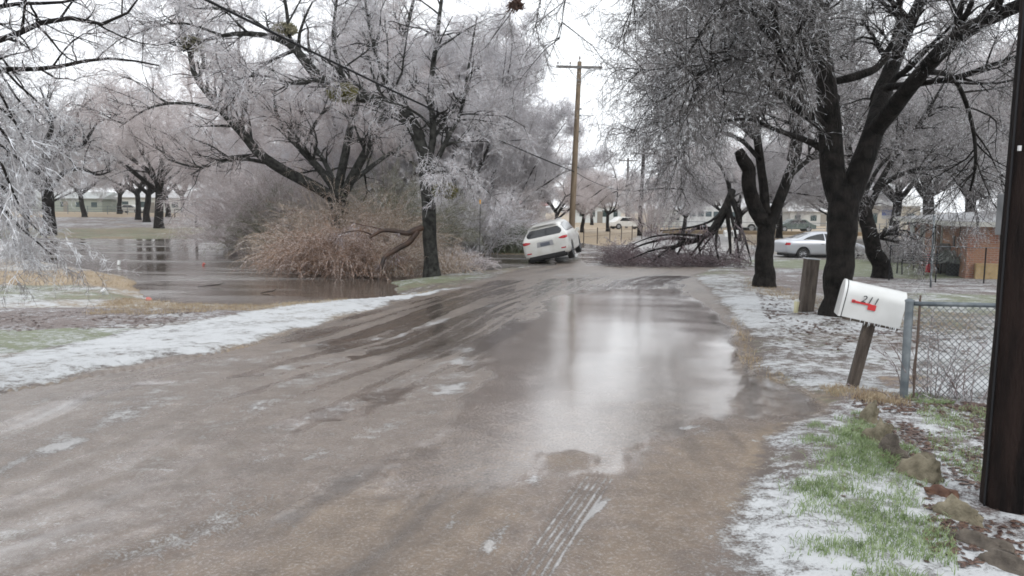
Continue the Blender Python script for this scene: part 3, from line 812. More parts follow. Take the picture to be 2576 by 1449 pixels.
# the stub stays bare: its branches are rebuilt without it
gC = G(2214, 700); C_ = gC[1]
limbs = [
    px_limb([(2216, 700, C_, .30), (2200, 640, C_, .27), (2186, 580, C_, .25), (2172, 525, C_, .24), (2160, 480, C_, .2)]),
    px_limb([(2172, 530, C_, .15), (2150, 440, C_, .13), (2130, 340, C_, .10), (2140, 200, C_, .07), (2150, 60, C_, .04)]),
    px_limb([(2180, 540, C_, .12), (2215, 470, C_, .10), (2290, 430, C_, .07), (2360, 425, C_ - .8, .055), (2420, 450, C_ - 1.6, .045), (2480, 500, C_ - 2.2, .03)]),
    px_limb([(2200, 480, C_, .10), (2260, 380, C_, .08), (2320, 300, C_, .06), (2380, 200, C_, .04)]),
    px_limb([(2165, 480, C_, .10), (2200, 400, C_ + 2, .08), (2280, 350, C_ + 4, .05), (2350, 340, C_ + 6, .03)]),
    px_limb([(2190, 600, C_, .10), (2222, 590, C_ - .2, .11), (2232, 575, C_ - .3, .10)]),
    px_limb([(2170, 500, C_, .08), (2230, 400, C_ + 1, .06), (2330, 380, C_ + 2, .05), (2450, 360, C_ + 3, .03)]),
]
tree_c = traced_tree('leaning_tree', 'dark leaning tree in the yard, left of the brick house', limbs, M_bark, M_tw_grey, 13,
                     dens=1.2, n=(3.2, 7, 7, 5), L=(1.7, 1.0, .6, .25), tw=0.0048, droop=(.04, .2, .4, .4), t0=.3)
# ---- left side
g1 = G(1083, 695); D1 = g1[1]
limbs = [
    px_limb([(1085, 695, D1, .24), (1082, 620, D1, .225), (1078, 540, D1, .215), (1074, 460, D1, .22), (1066, 395, D1, .20), (1050, 335, D1, .19)]),
    px_limb([(1056, 350, D1, .21), (1030, 300, D1 - .2, .21), (990, 272, D1 - .4, .20), (935, 252, D1 - .6, .20), (870, 228, D1 - .8, .19), (805, 195, D1 - 1, .17), (760, 145, D1 - 1.2, .14), (735, 115, D1 - 1.3, .11), (680, 92, D1 - 1.6, .09), (600, 85, D1 - 1.9, .07), (520, 100, D1 - 2.1, .045), (460, 130, D1 - 2.2, .02)]),
    px_limb([(748, 130, D1 - 1.2, .07), (728, 90, D1 - 1.3, .06), (720, 20, D1 - 1.3, .05), (700, -80, D1 - 1.4, .03)]),
    px_limb([(1072, 420, D1, .13), (1090, 340, D1, .11), (1085, 220, D1 + .3, .09), (1100, 90, D1 + .6, .07), (1118, -60, D1 + .9, .04)]),
    px_limb([(1082, 440, D1, .09), (1120, 360, D1, .08), (1160, 280, D1, .06), (1180, 160, D1, .04), (1200, 40, D1, .02)]),
    px_limb([(1000, 275, D1, .09), (960, 180, D1, .07), (930, 70, D1, .05), (910, -60, D1, .03)]),
    px_limb([(880, 230, D1 - .8, .07), (840, 120, D1 - .8, .055), (845, 20, D1 - .8, .04), (860, -80, D1, .02)]),
    px_limb([(820, 200, D1 - 1, .06), (740, 210, D1 - 1.4, .045), (660, 190, D1 - 1.8, .03), (600, 200, D1 - 2, .015)]),
    px_limb([(700, 98, D1 - 1.5, .05), (620, 40, D1 - 1.8, .04), (540, 20, D1 - 2, .03), (440, 30, D1 - 2.4, .015)]),
    px_limb([(1060, 370, D1, .09), (1020, 260, D1 + 2, .07), (960, 160, D1 + 3.5, .05), (900, 60, D1 + 4.5, .03)]),
    px_limb([(1090, 460, D1, .07), (1150, 430, D1 - 1, .05), (1210, 420, D1 - 1.5, .03)]),
    px_limb([(560, 90, D1 - 2, .04), (470, 60, D1 - 2.6, .03), (380, 70, D1 - 3, .02), (300, 110, D1 - 3.3, .01)]),
]
tree_l1 = traced_tree('arching_tree', 'tree at the flooded ditch whose big bough arches left over the water', limbs, M_bark2, M_tw_frost, 21,
                      dens=.9, n=(2.9, 6, 7, 6), L=(1.9, 1.0, .5, .24), tw=0.0052, t0=0.12)
D2 = 33.0
limbs = [
    [(*(np.array(P(850, 600, D2)) * [1, 1, 0] + [0, 0, -0.7]), .40), (*P(850, 560, D2), .38), (*P(852, 500, D2), .38), (*P(856, 480, D2), .3)],
    px_limb([(845, 505, D2, .26), (790, 470, D2 - .3, .23), (720, 430, D2 - .6, .21), (655, 390, D2 - 1, .19), (610, 335, D2 - 1.3, .17), (560, 280, D2 - 1.6, .15), (510, 220, D2 - 2, .13), (488, 185, D2 - 2.1, .10), (470, 100, D2 - 2.3, .06), (440, 20, D2 - 2.4, .03)]),
    px_limb([(495, 200, D2 - 2, .08), (512, 165, D2 - 2, .07), (500, 90, D2 - 2, .05), (480, 0, D2 - 2, .03)]),
    px_limb([(845, 480, D2, .18), (800, 420, D2, .15), (755, 375, D2, .12), (700, 300, D2, .09), (690, 220, D2, .05)]),
    px_limb([(848, 490, D2, .2), (866, 400, D2, .17), (885, 310, D2, .14), (910, 210, D2 + .3, .11), (930, 90, D2 + .6, .08), (935, -60, D2 + .8, .05)]),
    px_limb([(862, 490, D2, .2), (910, 400, D2 - .2, .17), (950, 320, D2 - .4, .15), (985, 240, D2 - .6, .12), (1010, 130, D2 - .8, .09), (1040, 0, D2 - 1, .06)]),
    px_limb([(700, 415, D2, .09), (600, 400, D2 - 1, .07), (500, 420, D2 - 2, .05), (420, 400, D2 - 2.5, .03)]),
    px_limb([(650, 390, D2, .08), (560, 400, D2 - 1.5, .06), (480, 440, D2 - 2, .03)]),
    px_limb([(600, 330, D2 - 1, .09), (620, 240, D2 - 1, .07), (600, 130, D2 - 1, .05), (610, 20, D2 - 1, .03)]),
    px_limb([(560, 280, D2 - 1.6, .08), (470, 260, D2 - 2.4, .06), (380, 270, D2 - 3, .04), (300, 320, D2 - 3.4, .02)]),
    px_limb([(760, 380, D2, .08), (800, 300, D2, .06), (860, 240, D2, .04)]),
    px_limb([(850, 480, D2, .12), (800, 380, D2 + 3, .09), (720, 300, D2 + 5, .06)]),
    px_limb([(870, 470, D2, .12), (960, 400, D2 + 3, .09), (1060, 330, D2 + 5, .06), (1120, 220, D2 + 5, .03)]),
]
tree_l2 = traced_tree('spreading_tree', 'dark tree with long low limbs fanning up from behind the brown brush', limbs, M_bark2, M_tw_pink, 22,
                      dens=0.75, n=(2.5, 6, 7, 5), L=(2.2, 1.15, .6, .3), tw=0.0058, t0=0.22, up=1.0)
# ---- near branches hanging in from a tree just outside the picture
D0 = 5.6
base0 = (-6.4, 5.4, 0)
top0 = np.array([-6.2, 5.5, 3.6])
limbs = [[(-6.4, 5.4, 0, .22), (-6.3, 5.45, 1.6, .2), (*top0, .17), (-6.1, 5.5, 5.2, .10)]]
def from_top(rows, z=None):
    s = top0 + np.array([0, 0, z if z is not None else 0])
    return [(*s, rows[0][3] * 1.5)] + px_limb(rows)
hang = [
    [(-250, 130, 5.5, .03), (0, 100, 5.5, .022), (90, 62, 5.5, .018), (180, 45, 5.6, .015), (265, 60, 5.7, .012), (330, 25, 5.8, .008), (360, -20, 5.8, .004)],
    [(-250, 190, 6.2, .03), (0, 175, 6.2, .02), (120, 172, 6.3, .016), (220, 152, 6.5, .013), (300, 148, 6.6, .010), (400, 165, 6.7, .006)],
    [(-200, 20, 6, .03), (40, 10, 6, .015), (160, 5, 6, .011), (260, -20, 6, .007)],
]
for r in hang: limbs.append(from_top(r))
tree_0 = traced_tree('overhanging_tree', 'nearest icy tree, only its bare branch tips reaching into the sky at the top corner', limbs, M_bark, M_tw_mid, 31, dens=1.0, n=(3.0, 5, 5, 3), L=(.7, .32, .16, .08),
                     tw=0.0018, t0=0.3, droop=(0.02, 0.03, 0.05, 0.1), sides=8)
ends = [(100, 310), (125, 385), (70, 430), (130, 470), (50, 520), (80, 560), (120, 600), (40, 620), (130, 640), (20, 400), (120, 280), (70, 240), (20, 580), (60, 350)]
limbs = [[(-6.4, 6.4, 0, .14), (-6.3, 6.4, 1.3, .12), (-6.15, 6.4, 2.6, .09), (-6.0, 6.4, 3.4, .05)]]
rg = np.random.default_rng(5)
for i, (u, v) in enumerate(ends):
    d = 5.3 + rg.random() * 1.2
    v0 = v - 150 - rg.random() * 60
    z = (v0 - 200) / 300.
    s = np.array([-6.1, 6.4, np.clip(3.2 - z, 1.0, 3.2)])
    limbs.append([(*s, .03), (*P(-330, v0, d), .016), (*P(-60, v0 + 20, d), .011), (*P(u * 0.45, v - 60, d), .008), (*P(u, v, d), .004)])
tree_00 = traced_tree('frosted_tree', 'near whitish tree of drooping ice combed twigs at the picture edge beside the pond', limbs, M_bark, M_tw_near, 32, dens=1.0, n=(3.0, 6, 8, 3), L=(.60, .28, .11, .05),
                      tw=0.0016, t0=0.3, bmat=M_tw_near, droop=(0.08, 0.15, 0.4, 0.5), ang=0.65, up=-0.3, sides=8)
# ---- park trees and thicket
LX = dict(L=(2.2, 1.2, .65, .34), n=(1.6, 6, 6, 4), tw=0.0085)
def place(u, v=None, d=None):
    if d is None: return G(u, v)
    x = P(u, 520, d)[0]; return np.array([x, d, gz(x, d)])
protos = [
    generic_tree('park_tree', 'x', 101, 12.5, .42, 7, M_bark3, M_tw_pink, dens=1, spread=1.15, trunk_h=.26, droop=(.02, .12, .3, .4), **LX),
    generic_tree('park_tree', 'x', 102, 11.5, .40, 6, M_bark3, M_tw_mid, dens=1, spread=1.2, trunk_h=.28, droop=(.02, .1, .25, .3), **LX),
    generic_tree('park_tree', 'x', 103, 12, .36, 8, M_bark3, M_tw_frost, dens=1.0, spread=0.8, trunk_h=.15, droop=(-.03, .0, .05, .1), up=.6, **LX),
    generic_tree('park_tree', 'x', 104, 10.5, .22, 7, M_bark3, M_tw_frost, dens=1.0, spread=0.7, trunk_h=.16, droop=(-.04, -.03, .03, .1), up=.9, els=(1.0, 1.4), L=(1.5, .9, .5, .28), n=(2.6, 7, 6, 5), tw=.0075),
]
# position, prototype, scale, rotation, label
spots = [
    ((400, 574), 0, .98, 1.2, 'broad park tree with the thickest trunk of the row of four', 'park'),
    ((368, 559), 0, .90, 2.6, 'slimmer park tree standing second in the row of four', 'park'),
    ((348, 553), 1, .85, 3.9, 'park tree at the outer end of the row of four, nearest the pale house', 'park'),
    ((424, 546), 0, .95, 5.0, 'park tree partly hidden behind the thickest trunk of the row', 'park'),
    ((212, 546), 1, .85, 2.2, 'lone park tree between the gnarled one and the row of four', 'park'),
    ((62, 586), 1, .7, 5.2, 'thin park tree half hidden by the hanging frosted twigs', 'park'),
    ((462, 541), 0, .9, 0.2, 'distant park tree seen just clear of the row of four', 'park'),
    ((-90, 560), 1, .85, 1.6, 'park tree at the picture edge behind the frosted twigs', 'park'),
    ((300, 538), 0, .95, 3.3, 'far park tree in front of the pale house across the park', 'park'),
    ((130, 537), 2, 1.1, 4.4, 'far upright park tree behind the gnarled one', 'park'),
    ((590, 540), 0, .8, 4.1, 'far park tree rising behind the grey thicket', 'park'),
]
dspots = [
    (690, 50, 0, .72, .9, 'round pinkish tree over the grey thicket at the pond edge', 'wood'),
    (760, 55, 2, .85, .2, 'tall pale tree behind the fanning dark limbs', 'wood'),
    (890, 46, 2, .80, 2.0, 'tall frosty tree behind the twin upright stems', 'wood'),
    (985, 46, 0, .72, 3.1, 'frosty tree directly behind the arching bough', 'wood'),
    (1085, 50, 3, 1.10, 1.1, 'tallest frosty tree behind the trunk at the ditch', 'wood'),
    (1145, 40, 3, .98, 4.1, 'pale upright tree beside the ditch trunk', 'wood'),
    (1215, 44, 3, .95, 5.3, 'pale twiggy tree above the yellow marker', 'wood'),
    (1275, 48, 3, .72, 0.5, 'frosty tree whose crown leans towards the tall pole', 'wood'),
    (1330, 56, 3, .58, 2.3, 'rounded frosty tree above the white stranded car', 'wood'),
    (1400, 66, 0, .46, 3.4, 'dark trunked tree directly beside the tall brown pole', 'road'),
    (1465, 80, 0, .50, 1.9, 'small rounded tree just past the tall brown pole', 'road'),
    (1530, 84, 1, .50, 0.3, 'tree with a straight dark trunk in the tan field', 'road'),
    (1490, 115, 0, .60, 4.3, 'far tree over the white building beyond the field', 'road'),
    (1585, 140, 0, .50, 5.1, 'hazy far tree between the two distant poles', 'road'),
    (1660, 130, 0, .60, 0.8, 'hazy far tree over the row of white pumps', 'road'),
    (1730, 135, 0, .85, 3.3, 'hazy far tree behind the long white bus', 'road'),
    (1810, 105, 2, .85, 1.2, 'hazy far tree over the end of the white bus', 'road'),
    (1900, 95, 0, .85, 2.1, 'far tree rising behind the snapped stub', 'road'),
    (1963, 70, 1, .75, 2.9, 'slim trunked tree behind the roof of the silver car', 'yard'),
    (2130, 70, 2, .75, 5.6, 'pale tree seen through the fork of the nearest dark trunk', 'yard'),
    (2250, 66, 0, 1.0, .7, 'broad tree rising behind the far end of the brick house', 'yard'),
    (2350, 52, 1, 1.0, 1.5, 'drooping tree behind the middle of the brick house roof', 'yard'),
    (2450, 58, 0, 1.05, 3.7, 'pinkish tree behind the near end of the brick house roof', 'yard'),
    (2570, 50, 1, 1.0, 4.9, 'tree behind the house, beside the meter box', 'yard'),
    (1720, 75, 1, .5, 4.9, 'low tree behind the fallen bough, over the icy side road', 'road'),
    (1215, 75, 0, .85, 4.9, 'tree far behind the green shrub in the gap by the ditch', 'wood'),
    (1000, 75, 2, .95, 2.7, 'tall tree deep in the wood behind the arching bough', 'wood'),
]
GR = {'park': 'bare trees in the park beyond the pond', 'wood': 'icy trees of the wood behind the ditch', 'road': 'icy trees along the far road', 'yard': 'icy trees behind the yard and house'}
used = [False] * 4
def put(pr, loc, sc, rot, lab, grp):
    o = protos[pr]
    if used[pr]:
        o = copy_thing(o, loc, (0, 0, rot), sc, lab, grp)
    else:
        used[pr] = True; o.location = loc; o.rotation_euler = (0, 0, rot); o.scale = (sc,) * 3; o['label'] = lab; o['group'] = grp
    return o
for (u, v), pr, sc, rot, lab, g in spots: put(pr, tuple(G(u, v)), sc, rot, lab, GR[g])
for u, d, pr, sc, rot, lab, g in dspots: put(pr, tuple(place(u, d=d)), sc, rot, lab, GR[g])
gK = G(124, 592); K_ = gK[1]
limbs = [
    px_limb([(124, 592, K_, .42), (124, 540, K_, .37), (120, 490, K_, .36), (118, 455, K_, .33), (122, 425, K_, .26)]),
    px_limb([(118, 460, K_, .2), (90, 425, K_, .17), (50, 405, K_ - 1, .13), (10, 410, K_ - 1, .09), (-40, 390, K_ - 1, .05)]),
    px_limb([(120, 435, K_, .24), (135, 395, K_, .21), (165, 375, K_, .18), (205, 370, K_, .14), (225, 340, K_, .10), (250, 300, K_, .05)]),
    px_limb([(122, 480, K_, .16), (160, 435, K_, .14), (205, 425, K_ - 1, .11), (245, 440, K_ - 1, .07), (280, 430, K_ - 1, .04)]),
    px_limb([(120, 425, K_, .22), (110, 370, K_, .18), (130, 320, K_, .14), (120, 270, K_, .10), (100, 220, K_, .05)]),
    px_limb([(118, 430, K_, .2), (70, 370, K_, .16), (50, 310, K_, .12), (20, 260, K_, .06)]),
    px_limb([(150, 385, K_, .14), (190, 330, K_, .11), (200, 280, K_, .08), (240, 240, K_, .04)]),
    px_limb([(120, 420, K_, .16), (150, 340, K_ + 4, .12), (180, 280, K_ + 6, .07)]),
]
traced_tree('gnarled_tree', 'gnarled dark tree with twisting limbs, the nearest one beyond the pond', limbs, M_bark, M_tw_mid, 61, dens=.8, n=(1.6, 5, 6, 4), L=(2.4, 1.3, .7, .35), tw=.0085, t0=.25)
gD = place(1857, d=G(1857, 606)[1])
tree_d = generic_tree('split_tree', 'dark split trunk tree across the road behind the fallen bough', 77, 8.5, .34, 6, M_bark, M_tw_mid, loc=tuple(gD), dens=.9, trunk_h=.22, L=(1.9, 1.0, .55, .28), n=(2.4, 6, 6, 5), tw=.006)
# ------------------------------------------------------------------ common materials
M_white = mat('white_paint', (0.6, 0.6, 0.6), 0.35, noise=(3, (0.53, 0.535, 0.52), (0.64, 0.65, 0.645)), coat=0.25)
M_carwhite = mat('white_car_paint', (0.66, 0.66, 0.63), 0.28, coat=0.5, noise=(2.5, (0.58, 0.57, 0.53), (0.70, 0.70, 0.68)))
M_silver = mat('silver_car_paint', (0.50, 0.52, 0.56), 0.3, metal=0.35, coat=0.6)
M_glass = mat('dark_car_glass', (0.012, 0.014, 0.017), 0.08, coat=0.3)
M_black = mat('black_plastic', (0.014, 0.014, 0.015), 0.6)
M_tyre = mat('wet_rubber', (0.02, 0.02, 0.02), 0.7, bump=(40, 0.3))
M_rim = mat('alloy_rim', (0.36, 0.37, 0.39), 0.3, metal=0.8)
M_red = mat('red_lens', (0.42, 0.012, 0.02), 0.2, coat=0.5)
M_plate = mat('number_plate', (0.10, 0.11, 0.14), 0.4)
M_galv = mat('galvanised_steel', (0.2, 0.22, 0.24), 0.5, metal=0.4, noise=(8, (0.11, 0.13, 0.145), (0.22, 0.245, 0.26)))
M_wood = mat('weathered_wood', rough=0.8, noise=(9, (0.055, 0.042, 0.034), (0.13, 0.105, 0.085), 8), bump=(40, 0.8))
M_polebrown = mat('brown_pole_wood', rough=0.75, noise=(5, (0.13, 0.095, 0.06), (0.22, 0.165, 0.11), 6), bump=(30, 0.5))
M_poledark = mat('creosoted_pole_wood', rough=0.75, noise=(6, (0.005, 0.004, 0.004), (0.022, 0.014, 0.012), 8), bump=(30, 0.9), spec=0.12)
M_wire = mat('black_cable', (0.018, 0.018, 0.02), 0.7, spec=.2)
M_icewire = mat('ice_coated_cable', (0.33, 0.34, 0.36), 0.3, coat=0.5)
M_signred = mat('red_flag_paint', (0.55, 0.03, 0.035), 0.45)
M_ink = mat('black_ink', (0.03, 0.03, 0.035), 0.6)

def stretch(m, sx, sy, sz):
    """make the bark/wood noise run along z"""
    n = m.node_tree.nodes; l = m.node_tree.links
    tc = [x for x in n if x.type == 'TEX_COORD'][0]; mp = n.new('ShaderNodeMapping'); mp.inputs['Scale'].default_value = (sx, sy, sz)
    for lk in list(l):
        if lk.from_node == tc: 
            to = lk.to_socket; l.remove(lk); l.new(mp.outputs[0], to)
    l.new(tc.outputs['Object'], mp.inputs[0])
for _m in (M_wood, M_polebrown, M_poledark): stretch(_m, 2.2, 2.2, 0.35)

# ------------------------------------------------------------------ cars (built pointing +Y)
def loft_car(st):
    """st rows: y, z_bot, z_sill, z_belt, z_top, w_belt, w_top  -> half sections mirrored"""
    secs = []
    for y, zb, zs, zbelt, zt, wb, wt in st:
        h = zt - zbelt
        half = [(0, zt), (wt * 0.6, zt - 0.008), (wt * 0.93, zt - 0.03 - 0.05 * min(h, .3)), (wt + (wb - wt) * 0.35, zt - h * 0.42), (wb - 0.035, zbelt + 0.015 if h > 0.05 else zt - 0.02),
                (wb, zbelt - 0.10), (wb + 0.012, (zbelt + zs) / 2), (wb, zs), (wb - 0.10, zb), (0, zb)]
        secs.append([(x, y, z) for x, z in half])
    return secs
def car_body(st, name, m, parent, wheels, wr, sub=2):
    secs = loft_car(st); n = len(secs[0]); vs = []; fs = []
    full = []
    for s in secs:
        ring = s + [(-x, y, z) for x, y, z in s[-2:0:-1]]
        full.append(ring)
    R = len(full[0])
    for r in full: vs += r
    for i in range(len(full) - 1):
        for k in range(R):
            fs.append((i * R + k, i * R + (k + 1) % R, (i + 1) * R + (k + 1) % R, (i + 1) * R + k))
    fs.append(tuple(range(R))); fs.append(tuple(range(len(vs) - 1, len(vs) - R - 1, -1)))
    b = MB(); b.add(vs, fs); o = b.build(name, m, parent, smooth=True)
    # wheel arches
    cut = MB()
    for (x, y) in wheels:
        s = 1 if x > 0 else -1
        cut.tube([(x - s * 0.26, y, wr), (x + s * 0.3, y, wr)], wr * 1.16, 24)
    c = cut.build('arch_cut', M_black)
    sm = o.modifiers.new('round', 'SUBSURF'); sm.levels = sm.render_levels = sub
    bo = o.modifiers.new('arches', 'BOOLEAN'); bo.object = c; bo.operation = 'DIFFERENCE'; bo.solver = 'EXACT'
    dg = bpy.context.evaluated_depsgraph_get(); dg.update()
    ev = o.evaluated_get(dg); me = bpy.data.meshes.new_from_object(ev)
    o.modifiers.clear(); o.data = me
    bpy.data.objects.remove(c)
    try:
        for p in me.polygons: p.use_smooth = True
        me.set_sharp_from_angle(angle=rad(40))
    except Exception: pass
    return o, secs
def wheel(parent, x, y, r, wd=0.22, spokes=10):
    s = 1 if x > 0 else -1
    t = thing('wheel', None, None); t.parent = parent; t.location = (x, y, r)
    m = MB(); ri = r * 0.66
    prof = [(-wd / 2, ri), (-wd / 2, r * .93), (-wd / 2 + .03, r), (wd / 2 - .03, r), (wd / 2, r * .93), (wd / 2, ri)]
    n = 36; vs = []; fs = []
    for a in range(n):
        q = a * 2 * math.pi / n
        for px_, pr in prof: vs.append((px_, math.cos(q) * pr, math.sin(q) * pr))
    K = len(prof)
    for a in range(n):
        for k in range(K): fs.append((a * K + k, a * K + (k + 1) % K, ((a + 1) % n) * K + (k + 1) % K, ((a + 1) % n) * K + k))
    m.add(vs, fs); m.build('tyre', M_tyre, t, smooth=True, auto=40)
    m = MB(); o = s * wd * 0.32
    m.tube([(o - s * .10, 0, 0), (o - s * .08, 0, 0)], ri * .99, 28, mi=1)
    m.tube([(o - s * .04, 0, 0), (o + s * .015, 0, 0)], ri * .22, 16)
    for k in range(spokes):
        q = k * 2 * math.pi / spokes; c, sn = math.cos(q), math.sin(q)
        m.tube([(o - s * .01, c * ri * .15, sn * ri * .15), (o, c * ri * .95, sn * ri * .95)], [ri * .10, ri * .075], 6)
    vs = []; fs = []
    for a in range(28):
        q = a * 2 * math.pi / 28
        for px_, pr in ((o + s * .02, ri * 1.0), (o + s * .02, ri * .9), (o - s * .05, ri * .88)): vs.append((px_, math.cos(q) * pr, math.sin(q) * pr))
    for a in range(28):
        b2 = (a + 1) % 28
        for k in range(2): fs.append((a * 3 + k, a * 3 + k + 1, b2 * 3 + k + 1, b2 * 3 + k))
    m.add(vs, fs)
    m.build('rim', [M_rim, M_black], t, smooth=True, auto=35)
    return t
from mathutils.bvhtree import BVHTree
def skin_patch(body, name, m, poly, axis, side, parent, off=0.006, depth=0.03, n=14, smooth=True):
    """a glass or lamp panel that follows the body: 2D polygon projected along axis onto the body, with thickness"""
    me = body.data
    bv = BVHTree.FromPolygons([v.co[:] for v in me.vertices], [p.vertices[:] for p in me.polygons])
    def hit(a, b):
        if axis == 'x': o = Vector((side * 3, a, b)); d = Vector((-side, 0, 0))
        else: o = Vector((a, side * 6, b)); d = Vector((0, -side, 0))
        h = bv.ray_cast(o, d)
        if h[0] is None: return None
        return h[0] - d * off
    # grid inside the polygon by scanlines in the second coordinate
    ys = [p[1] for p in poly]; y0, y1 = min(ys), max(ys); rows = []
    R = 8
    for j in range(R + 1):
        z = y0 + (y1 - y0) * (0.001 + 0.998 * j / R); xs = []
        for i in range(len(poly)):
            (ax, ay), (bx, by) = poly[i], poly[(i + 1) % len(poly)]
            if (ay - z) * (by - z) < 0: xs.append(ax + (bx - ax) * (z - ay) / (by - ay))
        if len(xs) < 2: continue
        xa, xb = min(xs), max(xs)
        rows.append([hit(xa + (xb - xa) * k / n, z) for k in range(n + 1)])
    vs = []; fs = []; ok = []
    for r in rows:
        last = None
        for p in r:
            if p is None: p = last if last is not None else next((q for q in r if q is not None), Vector((0, 0, 0)))
            last = p; vs.append(p)
    C = n + 1
    dd = Vector((-side * depth, 0, 0)) if axis == 'x' else Vector((0, -side * depth, 0))
    L = len(vs); vs += [p + dd for p in vs[:L]]
    for j in range(len(rows) - 1):
        for k in range(n):
            a = j * C + k
            fs.append((a, a + 1, a + C + 1, a + C)); fs.append((a + L, a + C + L, a + C + 1 + L, a + 1 + L))
    ring = [k for k in range(C)] + [j * C + n for j in range(1, len(rows))] + [(len(rows) - 1) * C + k for k in range(n - 1, -1, -1)] + [j * C for j in range(len(rows) - 2, 0, -1)]
    for i in range(len(ring)):
        a, b = ring[i], ring[(i + 1) % len(ring)]; fs.append((a, b, b + L, a + L))
    mb = MB(); mb.add(vs, fs)
    return mb.build(name, m, parent, smooth=True, auto=35)

# stranded white suv
suv = thing('suv', 'white suv tipped sideways into the flooded ditch, its dark rear window facing the road', 'suv')
st = [  # y, zbot, zsill, zbelt, ztop, wbelt, wtop
    (-2.50, .46, .56, .84, .86, .70, .62), (-2.47, .38, .50, 1.02, 1.05, .84, .74), (-2.42, .34, .46, 1.08, 1.13, .93, .82), (-2.34, .32, .44, 1.12, 1.22, .965, .84),
    (-2.20, .30, .40, 1.13, 1.42, .975, .76), (-2.02, .28, .40, 1.13, 1.60, .98, .69), (-1.80, .28, .40, 1.13, 1.685, .98, .66), (-1.3, .26, .38, 1.10, 1.745, .985, .68), (-.5, .26, .36, 1.07, 1.77, .985, .70), (.35, .26, .36, 1.04, 1.73, .985, .75),
    (.75, .26, .36, 1.03, 1.60, .985, .74), (1.35, .26, .36, 1.03, 1.20, .98, .78), (1.55, .26, .36, 1.02, 1.10, .975, .82), (2.0, .28, .38, .96, 1.02, .955, .78), (2.35, .30, .42, .82, .86, .88, .65), (2.48, .36, .5, .70, .72, .70, .5)]
sw = [(.86, -1.45), (-.86, -1.45), (.86, 1.45), (-.86, 1.45)]
sb, _ = car_body(st, 'body', M_carwhite, suv, sw, .375)
for x, y in sw: wheel(suv, x * .98, y, .375, .24, 7)
rw = [(-.66, 1.19), (-.75, 1.26), (-.74, 1.36), (-.60, 1.50), (.60, 1.50), (.74, 1.36), (.75, 1.26), (.66, 1.19)]
skin_patch(sb, 'rear_window', M_glass, rw, 'y', -1, suv)
for s in (1, -1):
    skin_patch(sb, 'side_window', M_glass, [(-1.95, 1.17), (-2.0, 1.35), (-1.8, 1.56), (-.2, 1.64), (.55, 1.55), (1.15, 1.16)], 'x', s, suv, n=20)
    tl = [(s * .955, .97), (s * .955, 1.07), (s * .80, 1.08), (s * .60, 1.03), (s * .60, .99), (s * .8, .95)]
    skin_patch(sb, 'taillight', M_red, tl, 'y', -1, suv, off=.012)
    m = MB(); m.box((s * 1.08, .72, 1.10), (.17, .10, .15)); m.tube([(s * .95, .74, 1.06), (s * 1.06, .72, 1.08)], .025, 6); m.build('wing_mirror', M_carwhite, suv, bevel=.03)
    m = MB(); m.box((s * .55, -.8, 1.765), (.035, 1.8, .03)); m.build('roof_rail', M_silver, suv, bevel=.01)
    m = MB(); m.box((s * .73, -2.485, .58), (.2, .03, .05)); m.build('reflector', M_red, suv, bevel=.008)
skin_patch(sb, 'number_plate', M_plate, [(-.20, .80), (.20, .80), (.20, .94), (-.20, .94)], 'y', -1, suv, off=.015)
skin_patch(sb, 'plate_recess', mat('grey_trim', (0.30, .30, .31), 0.5), [(-.36, .775), (.36, .775), (.33, .99), (-.33, .99)], 'y', -1, suv, off=.006)
m = MB(); m.box((0, -2.43, .37), (1.50, .16, .14)); m.box((0, -.3, .30), (1.62, 4.2, .16)); m.tube([(.45, -2.52, .33), (.45, -2.2, .33)], .035, 10); m.build('underbody', M_black, suv, bevel=.02)
m = MB(); m.box((0, -2.04, 1.64), (1.16, .20, .03)); m.build('spoiler', M_carwhite, suv, bevel=.012)
pS = G(1388, 662)
hd = rad(-10.5)
suv.rotation_mode = 'XYZ'
Rm = Matrix.Rotation(hd, 4, 'Z') @ Matrix.Rotation(rad(1.5), 4, 'X') @ Matrix.Rotation(rad(-13), 4, 'Y')
dS = 33.0
cS = P(1410, 655, dS)
suv.matrix_world = Matrix.Translation(Vector((cS[0], dS + 2.4, -0.68))) @ Rm

M_trimg = mat('trim_grey', (.2, .21, .22), .4)
# silver saloon car
car = thing('parked_car', 'silver saloon car parked on the lawn behind the dark forked trees', 'car')
st = [
    (-2.24, .42, .52, .74, .76, .64, .56), (-2.20, .32, .46, .86, .90, .76, .66), (-2.10, .28, .40, .92, .985, .83, .70), (-1.80, .24, .36, .93, 1.03, .86, .70), (-1.5, .22, .34, .93, 1.12, .87, .66),
    (-1.05, .21, .33, .92, 1.30, .875, .59), (-.55, .2, .32, .92, 1.41, .875, .57), (0, .2, .32, .90, 1.45, .875, .56), (.5, .2, .32, .90, 1.38, .875, .58), (1.0, .2, .32, .89, 1.17, .875, .64), (1.3, .2, .32, .88, .96, .87, .70),
    (1.75, .22, .34, .80, .86, .84, .66), (2.1, .26, .38, .68, .72, .76, .56), (2.25, .34, .44, .56, .58, .58, .42)]
cw = [(.76, -1.33), (-.76, -1.33), (.76, 1.36), (-.76, 1.36)]
cb, _ = car_body(st, 'body', M_silver, car, cw, .315)
for x, y in cw: wheel(car, x * 1.0, y, .315, .2, 10)
